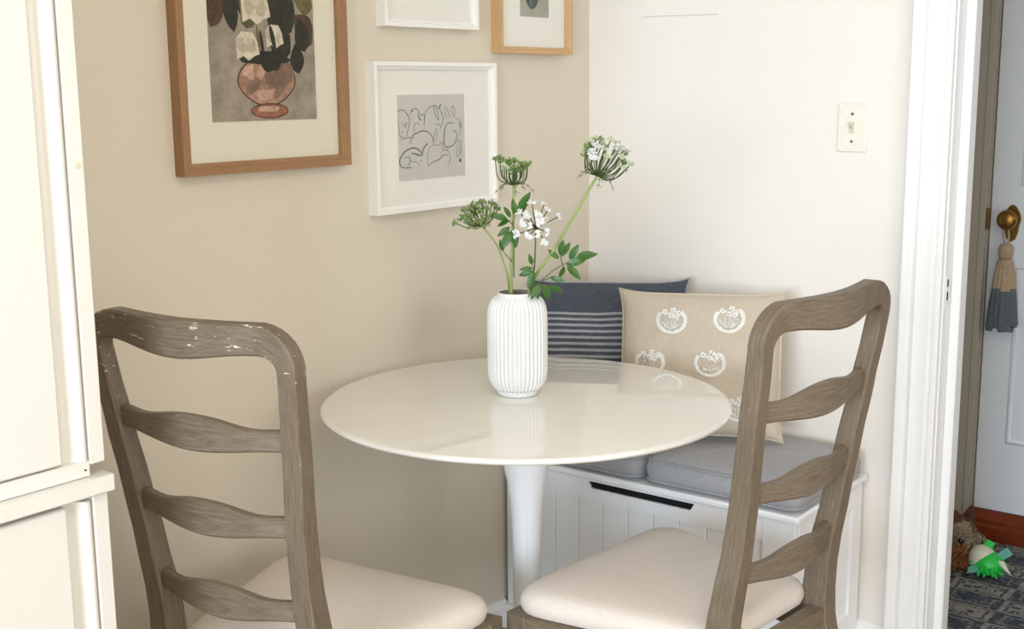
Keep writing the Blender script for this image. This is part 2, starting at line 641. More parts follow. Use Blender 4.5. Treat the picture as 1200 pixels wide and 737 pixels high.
# thin raised strip, darker than the paint, high on the right wall
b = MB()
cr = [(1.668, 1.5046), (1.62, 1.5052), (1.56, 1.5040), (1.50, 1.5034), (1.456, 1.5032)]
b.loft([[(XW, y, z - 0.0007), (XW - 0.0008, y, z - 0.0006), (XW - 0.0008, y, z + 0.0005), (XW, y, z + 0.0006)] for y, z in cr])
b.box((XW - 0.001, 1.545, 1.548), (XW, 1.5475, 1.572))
structure(b.build('trim_2', M['wall_line']), 'thin darker line high on the cream wall')

# ---------------------------------------------------------------- hall beyond the doorway
HX = 3.62
DY = 1.077       # left edge of the hall door
b = MB()
b.box((HX, DY, 0), (HX + 0.1, 2.3, ZC))
b.box((HX, -2.4, 2.12), (HX + 0.1, DY, ZC))
b.box((HX, -2.4, 0), (HX + 0.1, 0.16, ZC))
structure(b.build('wall_far', M['hall_wall']), 'greige hall wall around the far door')
structure(box('wall_hall_left', (XW + 0.12, 2.2, 0), (HX, 2.3, ZC), M['hall_wall']))
structure(box('wall_hall_right', (XW + 0.12, -2.5, 0), (HX, -2.4, ZC), M['hall_wall']))
b = MB()
b.box((HX - 0.016, DY + 0.004, 0.0), (HX, DY + 0.095, 2.2))
b.box((HX - 0.022, DY + 0.070, 0.0), (HX - 0.016, DY + 0.095, 2.2))
b.box((HX - 0.019, DY + 0.004, 0.0), (HX - 0.016, DY + 0.022, 2.2))
structure(b.build('trim_3', M['hall_wall'], bevel=0.002), 'greige casing beside the far white door')
d1 = structure(box('door_1', (HX + 0.004, 0.17, 0.092), (HX + 0.044, DY - 0.003, 2.10), M['door_white'], bevel=0.002), 'white hall door with a brass knob')
b = MB()
for (za, zb) in ((0.30, 0.82), (1.05, 1.95)):
    for (ya, yb) in ((0.25, 0.56), (0.66, 0.995)):
        pfm = [(0.0, 0.004), (0.003, -0.001), (0.009, -0.002), (0.014, 0.001), (0.016, 0.004)]
        b.loft([[(HX + x, cy_ + sy_ * d, cz_ + sz_ * d) for d, x in pfm] for cy_, cz_, sy_, sz_ in ((ya, za, 1, 1), (yb, za, -1, 1), (yb, zb, -1, -1), (ya, zb, 1, -1))], closed=True)
b.build('panel_moulding', M['door_white'], d1, smooth=50)
KY, KZ = 1.014, 0.958
b = MB()
outl = []
for i in range(24):
    a = 2 * pi * i / 24
    rr = 0.030 + 0.008 * max(0, sin(a)) ** 8 + 0.034 * max(0, -sin(a)) ** 6
    outl.append((HX + 0.004, KY - 0.0 + 0.82 * rr * cos(a), KZ + rr * sin(a) * 1.05))
b.loft([outl, [(HX - 0.001, KY + (p[1] - KY) * 0.93, KZ + (p[2] - KZ) * 0.95) for p in outl]])
b.build('knob_plate', M['brass'], d1, smooth=40)
b = MB()
pr = [(0.011, 0.0), (0.010, 0.018), (0.016, 0.026), (0.026, 0.034), (0.0285, 0.044), (0.026, 0.054), (0.017, 0.060), (0.004, 0.062)]
b.loft([[(HX - z, KY + r * cos(2 * pi * i / 20), KZ + r * sin(2 * pi * i / 20)) for i in range(20)] for r, z in pr])
b.build('door_knob', M['brass'], d1, smooth=60)
b = MB()
b.box((HX - 0.0175, DY - 0.002, 0.925), (HX + 0.006, DY + 0.006, 0.985))
b.build('latch_plate', M['brass'], d1)
b = MB()
b.loft([[(HX + 0.06, y, 0), (HX - 0.024, y, 0), (HX - 0.024, y, 0.046), (HX - 0.016, y, 0.054), (HX - 0.016, y, 0.066), (HX - 0.004, y, 0.080), (HX + 0.004, y, 0.090), (HX + 0.06, y, 0.090)] for y in (0.165, DY + 0.003)])
structure(b.build('trim_4', M['red_wood'], smooth=30), 'varnished reddish wood sill under the hall door')

# rug
b = MB()
b.box((2.86, -0.9, 0.0), (HX - 0.03, 2.1, 0.009))
tag(b.build('rug', M['rug'], bevel=0.003), 'worn blue and sand patterned rug on the hall floor', 'rug')


# ---------------------------------------------------------------- tassel hanging on the knob
T = thing('tassel', 'cream and grey cotton tassel hanging from the brass knob', 'tassel', (HX - 0.042, 1.013, 0.62))
b = MB()
lp = []
for i in range(18):
    a = 2 * pi * i / 18
    lp.append((-0.008 * sin(a / 2) + 0.010, 0.010 * cos(a) * (1.0) + 0.012 * (0.5 + 0.5 * sin(a)), 0.312 + 0.048 * sin(a)))
b.tube(lp + [lp[0]], 0.0028, 6)
b.build('loop', M['cotton'], T, smooth=60)
b = MB()
b.lathe([(0.004, 0.272), (0.016, 0.268), (0.021, 0.258), (0.0215, 0.246), (0.0175, 0.234), (0.0155, 0.228), (0.018, 0.222), (0.021, 0.212)], 16)
b.build('tassel_head', M['cotton'], T, smooth=60)
b = MB()
for k in range(5):
    b.lathe([(0.0165 - 0.0005 * k, 0.226 + 0.0035 * k), (0.019, 0.2275 + 0.0035 * k), (0.0165, 0.229 + 0.0035 * k)], 14)
b.build('binding', M['cotton'], T, smooth=60)
for k in range(12):
    a = 2 * pi * k / 12 + 0.15
    R1, R2 = 0.016, 0.031 + 0.004 * sin(k * 2.3)
    zl = 0.012 * sin(k * 1.7)

    def pt(s):
        rr = R1 + (R2 - R1) * s ** 0.8
        return (rr * cos(a) * 0.62, rr * sin(a), 0.222 + (0.030 + zl - 0.222) * s)
    b = MB()
    b.tube([pt(s) for s in (0, 0.15, 0.3, 0.42)], [0.006, 0.0075, 0.0085, 0.009], 8)
    co = b.build('cord', M['cotton'], T, smooth=60)
    b = MB()
    b.tube([pt(s) for s in (0.42, 0.6, 0.8, 0.94, 1.0)], [0.0092, 0.0102, 0.0112, 0.0118, 0.0085], 8)
    b.build('dyed_end', M['cotton_grey'], co, smooth=60)

# ---------------------------------------------------------------- light switch
S = thing('light_switch', 'white toggle light switch on the cream wall', 'switch', (XW, 1.110, 1.240))
b = MB()
b.box((-0.006, -0.0345, -0.0545), (0.0, 0.0345, 0.0545))
b.build('switch_plate', M['plate'], S, bevel=0.003, seg=3)
b = MB()
b.box((-0.0085, -0.006, -0.0125), (-0.005, 0.006, 0.0125))
tg = b.build('toggle_collar', M['toggle'], S, bevel=0.0008)
b = MB()
b.loft([[(-0.007, -0.0042, -0.004), (-0.007, 0.0042, -0.004), (-0.007, 0.0042, 0.010), (-0.007, -0.0042, 0.010)],
        [(-0.018, -0.0035, 0.008), (-0.018, 0.0035, 0.008), (-0.018, 0.0035, 0.014), (-0.018, -0.0035, 0.014)]])
b.build('toggle', M['toggle'], S, bevel=0.001)
for z in (-0.0305, 0.0305):
    b = MB()
    b.loft([[(-x, r * cos(2 * pi * i / 10), z + r * sin(2 * pi * i / 10)) for i in range(10)] for r, x in ((0.0034, 0.0055), (0.003, 0.0075))])
    b.build('screw', M['screw'], S)


# ---------------------------------------------------------------- pictures
def picture(name, label, x0, x1, z0, z1, fmat, mat_mat, width, step, window, group, deep=0.026, cat='picture'):
    """frame from x0..x1, z0..z1 on the left wall; window = print area x0,x1,z0,z1"""
    P = thing(name, label, cat, ((x0 + x1) / 2, YW, z0))
    cx = (x0 + x1) / 2
    hw, H = (x1 - x0) / 2, z1 - z0
    yf = -deep
    # moulding: outer edge, front flat, inner bevel, rabbet
    pf = [(0.0, 0.0), (0.0, yf), (width * 0.55, yf), (width * 0.66, yf + step), (width, yf + step * 1.6), (width, yf + 0.016), (width * 1.35, yf + 0.0165), (width * 1.35, 0)]
    cr = [(-hw, 0, 1, 1), (hw, 0, -1, 1), (hw, H, -1, -1), (-hw, H, 1, -1)]
    for k in range(4):                    # four mitred lengths
        p, q = cr[k], cr[(k + 1) % 4]
        bb = MB()
        r1 = [(p[0] + p[2] * d, y, p[1] + p[3] * d) for d, y in pf]
        r2 = [(q[0] + q[2] * d, y, q[1] + q[3] * d) for d, y in pf]
        bb.loft([r2, r1])
        bb.build('frame_side', fmat, P)
    wx0, wx1, wz0, wz1 = window[0] - cx, window[1] - cx, window[2] - z0, window[3] - z0
    ym = yf + 0.0145
    i_ = width * 0.9
    bb = MB()
    ou = [(-hw + i_, i_), (hw - i_, i_), (hw - i_, H - i_), (-hw + i_, H - i_)]
    inn = [(wx0, wz0), (wx1, wz0), (wx1, wz1), (wx0, wz1)]
    bb.loft([[(x, ym + 0.002, z) for x, z in ou], [(x, ym, z) for x, z in ou], [(x, ym, z) for x, z in inn],
             [(x + (0.0018 if x < (wx0 + wx1) / 2 else -0.0018), ym + 0.0022, z + (0.0018 if z < (wz0 + wz1) / 2 else -0.0018)) for x, z in inn]], cap=False)
    bb.build('mat_board', mat_mat, P)
    bb = MB()
    bb.box((-hw + i_, yf + 0.0105, i_), (hw - i_, yf + 0.0125, H - i_))
    bb.build('glass_pane', M['glass'], P)
    return P, (wx0, wx1, wz0, wz1), ym + 0.0024


def flat(bb, pts, rect, y, mi):
    """fan-filled polygon of unit (u, v) points on the print"""
    x0, x1, z0, z1 = rect
    P = [(x0 + (x1 - x0) * u, y, z0 + (z1 - z0) * v) for u, v in pts]
    bb.poly(P, mi)


def clip01(pts):
    return [(min(max(u, 0), 1), min(max(v, 0), 1)) for u, v in pts]


def blob(cu, cv, ru, rv, ang=0, n=20, k=0.0, seed=0):
    o = []
    for i in range(n):
        a = -2 * pi * i / n
        r = 1 + k * noise.noise((cos(a) * 1.5 + seed, sin(a) * 1.5, seed * 0.7))
        x, y = ru * r * cos(a), rv * r * sin(a)
        o.append((cu + x * cos(ang) - y * sin(ang), cv + x * sin(ang) + y * cos(ang)))
    return clip01(o[::-1])


def egg(cu, cv, ru, rv, n=28):
    o = []
    for i in range(n):
        a = 2 * pi * i / n
        k = 1 - 0.22 * max(0, -sin(a)) ** 1.5
        o.append((cu + ru * k * cos(a), cv + rv * sin(a)))
    return clip01(o)


def leafshape(u0, v0, u1, v1, wd, n=8):
    du, dv = u1 - u0, v1 - v0
    L = sqrt(du * du + dv * dv)
    nu, nv = -dv / L, du / L
    A = []
    B = []
    for i in range(n + 1):
        s = i / n
        ww = wd * sin(pi * s ** 0.8) * 0.5
        A.append((u0 + du * s + nu * ww, v0 + dv * s + nv * ww))
        B.append((u0 + du * s - nu * ww, v0 + dv * s - nv * ww))
    return clip01(B + A[::-1][1:-1])


def art(name, a, b_, scale=25, dist=0.0):
    t = NT(name)
    n_ = t.noise(t.coords('Object'), scale, 6, 0.7)
    t.base(t.ramp(n_, [(0.32, a), (0.68, b_)]))
    t.set(Roughness=0.8)
    return t.m


# still life print, top part of the picture lies above the photograph's edge
P1, r1, y1 = picture('framed_still_life', 'large oak framed painting print of a vase with white flowers', 1.380, 1.795, 1.185, 1.735, M['oak'], M['mat_cream'],
                     0.0215, 0.004, (1.459, 1.721, 1.277, 1.640), 'framed pictures on the beige wall')
pm = [art('art_ground', srgb(132, 122, 106), srgb(176, 164, 146), 22), art('art_leaf_dark', srgb(30, 30, 28), srgb(58, 56, 42), 60), art('art_leaf_brown', srgb(66, 48, 34), srgb(96, 72, 52), 60),
      art('art_petal', srgb(196, 180, 156), srgb(232, 222, 202), 70), art('art_vase', srgb(124, 92, 74), srgb(190, 152, 126), 45), art('art_vase_foot', srgb(124, 76, 58), srgb(172, 118, 92), 60),
      art('art_outline', srgb(70, 42, 32), srgb(96, 58, 44), 60), art('art_olive', srgb(78, 74, 40), srgb(116, 110, 64), 60), art('art_vase_shade', srgb(104, 82, 68), srgb(150, 122, 102), 45), art('art_petal_shade', srgb(168, 156, 132), srgb(206, 194, 170), 60), art('art_vase_light', srgb(176, 132, 108), srgb(216, 182, 158), 60)]
bb = MB()
layers = [([(0, 0), (1, 0), (1, 1), (0, 1)], 0)]
layers += [(blob(0.50, 0.72, 0.34, 0.20, 0, 24, 0.4, 3), 1), (blob(0.66, 0.56, 0.13, 0.14, 0, 18, 0.3, 9), 1), (blob(0.40, 0.60, 0.12, 0.13, 0, 16, 0.3, 5), 7)]
for q in ((0.03, 0.47, 0.14, 0.70, 0.16, 2), (0.24, 0.45, 0.18, 0.70, 0.13, 1), (0.02, 0.80, 0.30, 0.70, 0.16, 1), (0.99, 0.60, 0.80, 0.63, 0.12, 7), (0.97, 0.40, 0.80, 0.55, 0.19, 2), (0.90, 0.36, 0.84, 0.54, 0.15, 1),
          (0.83, 0.245, 0.80, 0.405, 0.14, 1), (0.10, 0.95, 0.32, 0.78, 0.16, 7), (0.95, 0.86, 0.70, 0.76, 0.16, 1), (0.55, 1.0, 0.52, 0.8, 0.14, 2), (0.80, 0.98, 0.62, 0.82, 0.13, 7)):
    layers.append((leafshape(*q[:5]), q[5]))
layers += [(egg(0.52, 0.205, 0.276, 0.130), 6), (egg(0.52, 0.205, 0.264, 0.122), 4), (blob(0.63, 0.25, 0.13, 0.065, 0, 18, 0.4, 2), 8), (blob(0.40, 0.19, 0.07, 0.03, 0.5, 14, 0.6, 6), 8), (blob(0.36, 0.25, 0.05, 0.04, 0.2, 14, 0.6, 8), 10), (blob(0.50, 0.14, 0.09, 0.03, 0.1, 14, 0.6, 3), 10), (blob(0.64, 0.16, 0.08, 0.025, 0.5, 14, 0.6, 5), 8), (blob(0.47, 0.255, 0.05, 0.03, 0.9, 14, 0.6, 7), 10),
           (blob(0.535, 0.055, 0.178, 0.040, 0, 22), 6), (blob(0.535, 0.055, 0.166, 0.034, 0, 22), 5), (blob(0.52, 0.066, 0.10, 0.014, 0, 16, 0.4, 2), 10),
           ([(0.27, 0.318), (0.30, 0.300), (0.48, 0.292), (0.72, 0.302), (0.76, 0.318), (0.60, 0.36), (0.40, 0.36)], 1), (blob(0.56, 0.31, 0.09, 0.055, 0, 14, 0.4, 4), 1), (blob(0.66, 0.40, 0.10, 0.10, 0, 14, 0.3, 1), 1)]
for (cu, cv, ru, rv) in ((0.43, 0.585, 0.145, 0.085), (0.345, 0.385, 0.115, 0.068), (0.60, 0.435, 0.09, 0.058), (0.60, 0.80, 0.14, 0.075), (0.28, 0.84, 0.12, 0.07)):
    s = cu * 10
    layers.append(([(cu - ru * 0.8, cv - rv), (cu - ru * 0.3, cv - rv * 0.75), (cu + ru * 0.1, cv - rv * 1.1), (cu + ru * 0.6, cv - rv * 0.75), (cu + ru, cv - rv * 0.6),
                    (cu + ru * 0.85, cv + rv * 0.3), (cu + ru * 0.5, cv + rv), (cu - ru * 0.4, cv + rv * 1.05), (cu - ru * 0.85, cv + rv * 0.5)], 3))
    layers.append((blob(cu - ru * 0.25, cv + rv * 0.15, ru * 0.45, rv * 0.6, 0.3, 14, 0.5, s), 9))
    layers.append((blob(cu + ru * 0.40, cv - rv * 0.05, ru * 0.30, rv * 0.5, -0.3, 14, 0.5, s + 2), 9))
    layers.append((blob(cu + ru * 0.05, cv + rv * 0.35, ru * 0.35, rv * 0.35, 0.1, 14, 0.5, s + 4), 3))
layers += [(leafshape(0.47, 0.47, 0.50, 0.30, 0.03), 1), (leafshape(0.44, 0.50, 0.46, 0.34, 0.02), 7), (leafshape(0.56, 0.50, 0.62, 0.33, 0.04), 1)]
for k, (pts, mi) in enumerate(layers):
    flat(bb, clip01(pts), r1, y1 - 0.00002 * k, mi)
bb.build('print', pm, P1)

# sketch of animals: thin pen strokes (a generic group of rabbits)
P2, r2, y2 = picture('framed_ink_sketch', 'white framed ink sketch of rabbits behind the flower vase', 1.868, 2.273, 1.074, 1.392, M['frame_white'], M['mat_board'],
                     0.0155, 0.005, (1.950, 2.176, 1.138, 1.323), 'framed pictures on the beige wall')
ink = plain('ink', srgb(58, 54, 52), 0.9)
ink2 = plain('ink_pale', srgb(122, 118, 114), 0.9)
paper = plain('sketch_paper', srgb(206, 202, 194), 0.9)
bb = MB()
flat(bb, [(0, 0), (1, 0), (1, 1), (0, 1)], r2, y2, 0)


def stroke(pts, wd, mi, k=[0]):
    # Catmull-Rom smoothing, drawn as a flat ribbon of ink
    pts = [pts[0]] + list(pts) + [pts[-1]]
    P = []
    for i in range(1, len(pts) - 2):
        p0, p1, p2, p3 = [Vector(q) for q in pts[i - 1:i + 3]]
        for s in range(5):
            u = s / 5
            P.append(0.5 * ((2 * p1) + (p2 - p0) * u + (2 * p0 - 5 * p1 + 4 * p2 - p3) * u * u + (3 * p1 - p0 - 3 * p2 + p3) * u ** 3))
    P.append(Vector(pts[-1]))
    k[0] += 1
    x0, x1, z0, z1 = r2
    y = y2 - 0.0002 - 0.000004 * k[0]
    for i in range(len(P) - 1):
        d = P[i + 1] - P[i]
        if d.length < 1e-6:
            continue
        s = wd * (0.65 + 0.35 * sin(3.1 * i / len(P)))
        nn = Vector((-d.y, d.x)).normalized() * s
        bb.poly([(x0 + (x1 - x0) * q.x, y, z0 + (z1 - z0) * q.y) for q in (P[i] - nn, P[i + 1] - nn, P[i + 1] + nn, P[i] + nn)], mi)


def SK(*pts):
    return [((x - 85) / 487, 1 - (y - 65) / (630 - 15 * (x - 85) / 487)) for x, y in pts]


W1, W2 = 0.0042, 0.0068
stroke(SK((92, 250), (88, 200), (100, 178), (130, 175), (155, 205), (172, 250), (160, 310), (148, 365)), W1, 1)
stroke(SK((92, 250), (98, 310), (105, 360), (130, 366)), W1, 2)
stroke(SK((118, 262), (132, 290), (150, 262), (140, 310)), W1, 2)
stroke(SK((178, 215), (182, 185), (205, 165), (230, 178), (250, 215), (272, 212), (272, 295)), W1, 1)
stroke(SK((205, 350), (200, 300), (215, 272), (240, 280)), W1, 2)
stroke(SK((228, 200), (240, 240), (252, 252)), W2, 1)
stroke(SK((272, 295), (280, 210), (305, 165), (345, 147), (378, 165), (408, 225), (408, 255), (385, 320)), W1, 1)
stroke(SK((340, 155), (350, 210), (372, 252)), W1, 1)
stroke(SK((352, 152), (370, 200), (376, 250)), W1, 1)
stroke(SK((384, 168), (392, 135)), W2, 1)
stroke(SK((440, 245), (420, 190), (425, 158), (440, 175), (455, 235)), W1, 2)
stroke(SK((490, 240), (470, 180), (482, 150), (495, 185), (492, 235)), W1, 2)
stroke(SK((105, 382), (140, 378), (175, 372)), W1, 1)
stroke(SK((178, 420), (180, 375), (215, 345), (265, 328), (305, 345), (332, 385), (335, 425)), W2 * 0.8, 1)
stroke(SK((345, 420), (340, 370), (352, 322), (362, 330), (358, 400)), W1, 2)
stroke(SK((490, 280), (450, 276), (425, 300), (415, 350), (412, 430), (432, 455), (470, 448), (500, 420), (515, 395)), W2 * 0.8, 1)
stroke(SK((470, 335), (495, 340), (508, 375), (490, 415)), W1, 1)
stroke(SK((500, 245), (525, 250), (540, 300), (530, 350), (518, 385)), W1, 2)
stroke(SK((525, 270), (540, 320)), W2, 2)
stroke(SK((175, 592), (120, 590), (98, 560), (105, 515), (140, 470), (190, 450), (225, 462), (245, 490), (250, 520)), W2, 1)
stroke(SK((255, 505), (262, 460), (295, 420)), W2, 1)
stroke(SK((180, 488), (210, 495), (238, 510)), W2 * 1.1, 1)
stroke(SK((125, 520), (160, 515), (170, 545), (150, 580)), W1, 1)
stroke(SK((170, 545), (210, 555), (235, 575)), W1, 2)
stroke(SK((295, 590), (290, 520), (310, 450), (350, 435), (385, 440)), W1, 2)
stroke(SK((295, 590), (330, 560), (380, 540), (400, 515), (440, 515)), W1, 1)
stroke(SK((390, 470), (420, 465), (445, 490), (455, 540), (440, 600)), W1, 2)
stroke(SK((375, 425), (400, 418), (395, 460)), W1, 2)
stroke(SK((505, 530), (510, 450), (525, 410), (540, 420), (535, 500), (505, 535)), W1, 2)
stroke(SK((528, 430), (530, 510)), W1, 2)
for (x, y) in ((190, 182), (195, 376), (242, 545), (360, 284), (375, 288), (428, 480), (405, 478), (118, 330)):
    stroke(SK((x - 3, y), (x + 4, y)), 0.009, 1)
stroke(SK((530, 545), (530, 570)), 0.016, 1)
bb.build('print', [paper, ink, ink2], P2)

P3, r3, y3 = picture('framed_blank_mat', 'white frame with blank white mat, cut off by photo top', 1.905, 2.211, 1.464, 1.79, M['frame_white'], M['mat_board'],
                     0.0150, 0.005, (1.975, 2.141, 1.56, 1.71), 'framed pictures on the beige wall')
bb = MB()
flat(bb, [(0, 0), (1, 0), (1, 1), (0, 1)], r3, y3, 0)
bb.build('print', [paper], P3)
P4, r4, y4 = picture('framed_leaf_print', 'pale oak framed small dark leaf print nearest the corner', 2.286, 2.573, 1.415, 1.80, M['pale_oak'], M['mat_board'],
                     0.0155, 0.004, (2.377, 2.497, 1.500, 1.69), 'framed pictures on the beige wall', deep=0.03)
bb = MB()
for k, (pts, mi) in enumerate([([(0, 0), (1, 0), (1, 1), (0, 1)], 0), (blob(0.42, 0.34, 0.24, 0.24, -0.25, 20), 1), (leafshape(0.36, 0.12, 0.46, 0.56, 0.12), 2), (leafshape(0.45, 0.55, 0.60, 0.90, 0.06), 1)]):
    flat(bb, pts, r4, y4 - 0.0001 * k, mi)
bb.build('print', [art('leaf_paper', srgb(150, 148, 134), srgb(178, 175, 160), 30), art('leaf_dark', srgb(52, 58, 56), srgb(88, 94, 90), 60), art('leaf_mid', srgb(84, 92, 88), srgb(110, 116, 110), 60)], P4)

# ---------------------------------------------------------------- cabinet on the left
CY = 1.40
CB = thing('cabinet', 'tall white two-part cabinet at the left photo edge', 'cabinet', (0.3, 1.6, 0))
ox, oy = -0.3, -1.6


def cbox(name, a, c, parent=CB, bevel=0.0015, mat=None, seg=2):
    return box(name, (a[0] + ox, a[1] + oy, a[2]), (c[0] + ox, c[1] + oy, c[2]), mat or M['cabinet'], parent, bevel, seg=seg)


XR = 0.918


def half(pref, z0, z1):
    # carcass, set back behind the door; side panel with its own front edge
    cbox(pref + '_carcass', (-0.28, CY + 0.024, z0), (XR - 0.024, YW - 0.004, z1))
    cbox('side_panel', (XR - 0.0225, CY, z0), (XR, YW - 0.004, z1))
    d = cbox('door', (-0.27, CY + 0.001, z0 + 0.008), (0.857, CY + 0.0235, z1 - 0.008), bevel=0.003)
    # finger channel between door and side panel: concave strip with a rounded ridge
    bb = MB()
    pfc = [(0.8585, 0.0235), (0.8585, 0.016), (0.862, 0.017), (0.868, 0.0165), (0.875, 0.0125), (0.881, 0.006), (0.884, 0.002), (0.887, 0.0005), (0.891, 0.0008), (0.894, 0.004), (0.8945, 0.0235)]
    bb.loft([[(x + ox, CY + y + oy, z) for x, y in pfc] for z in (z1 - 0.008, z0 + 0.006)])
    bb.build('pull_strip', M['cabinet'], CB, smooth=50)
    return d


half('upper', 0.852, 2.15)
half('lower', 0.06, 0.8115)
cbox('upper_rail', (-0.28, CY + 0.0005, 0.8365), (XR - 0.0228, CY + 0.023, 0.8585))
cbox('ledge', (-0.28, CY - 0.012, 0.8120), (XR + 0.005, YW - 0.004, 0.8360), bevel=0.002)
cbox('plinth', (-0.27, CY + 0.02, 0.0), (XR - 0.01, YW - 0.01, 0.06))
for nm, (x, z, r, mt) in dict(screw_cap=(0.909, 1.243, 0.0042, M['toggle']), pin_hole=(0.8875, 0.8465, 0.0013, M['dark'])).items():
    bb = MB()
    bb.loft([[(x + ox + r * cos(2 * pi * i / 14), CY - y + oy, z + r * sin(2 * pi * i / 14)) for i in range(14)] for y in (-0.002, 0.0010)])
    bb.build(nm, mt, CB)


# ---------------------------------------------------------------- dining chairs
SEAT_Z = 0.44
INNER = [(0.0, 0.150), (0.30, 0.142), (0.434, 0.138), (0.500, 0.135), (0.566, 0.1335), (0.6416, 0.1366), (0.736, 0.1440), (0.830, 0.1555), (0.9435, 0.1670), (1.019, 0.1760)]
RAKE = [(0.0, -0.075), (0.2, -0.035), (0.36, 0.010), (0.434, 0.0240), (0.500, 0.0215), (0.566, 0.0125), (0.6416, 0.0), (0.736, -0.0125), (0.830, -0.0250), (0.9435, -0.0410), (1.019, -0.0510), (1.2, -0.075)]
PW = 0.032


def pwidth(z):
    return lerp_table([(0.0, 0.036), (0.45, 0.041), (0.547, 0.0385), (0.66, 0.0350), (0.811, 0.0345), (0.95, PW), (1.1, PW)], z)


def pdepth(z):
    return lerp_table([(0.0, 0.034), (0.45, 0.0460), (0.547, 0.0417), (0.660, 0.0365), (0.811, 0.0310), (0.972, 0.0280), (1.1, 0.028)], z)


def chamf(cx, cy, cz, ax, ay, w, d, ch=0.004):
    """chamfered rectangle ring; ax is the width axis and ay the depth axis (vectors)"""
    o = []
    for sx, sy, first in ((1, -1, 0), (1, 1, 1), (-1, 1, 0), (-1, -1, 1)):
        a = (sx * (w / 2 - ch), sy * d / 2)
        b_ = (sx * w / 2, sy * (d / 2 - ch))
        pair = (a, b_) if first == 0 else (b_, a)
        for u, v in pair:
            o.append((cx + ax[0] * u + ay[0] * v, cy + ax[1] * u + ay[1] * v, cz + ax[2] * u + ay[2] * v))
    return o


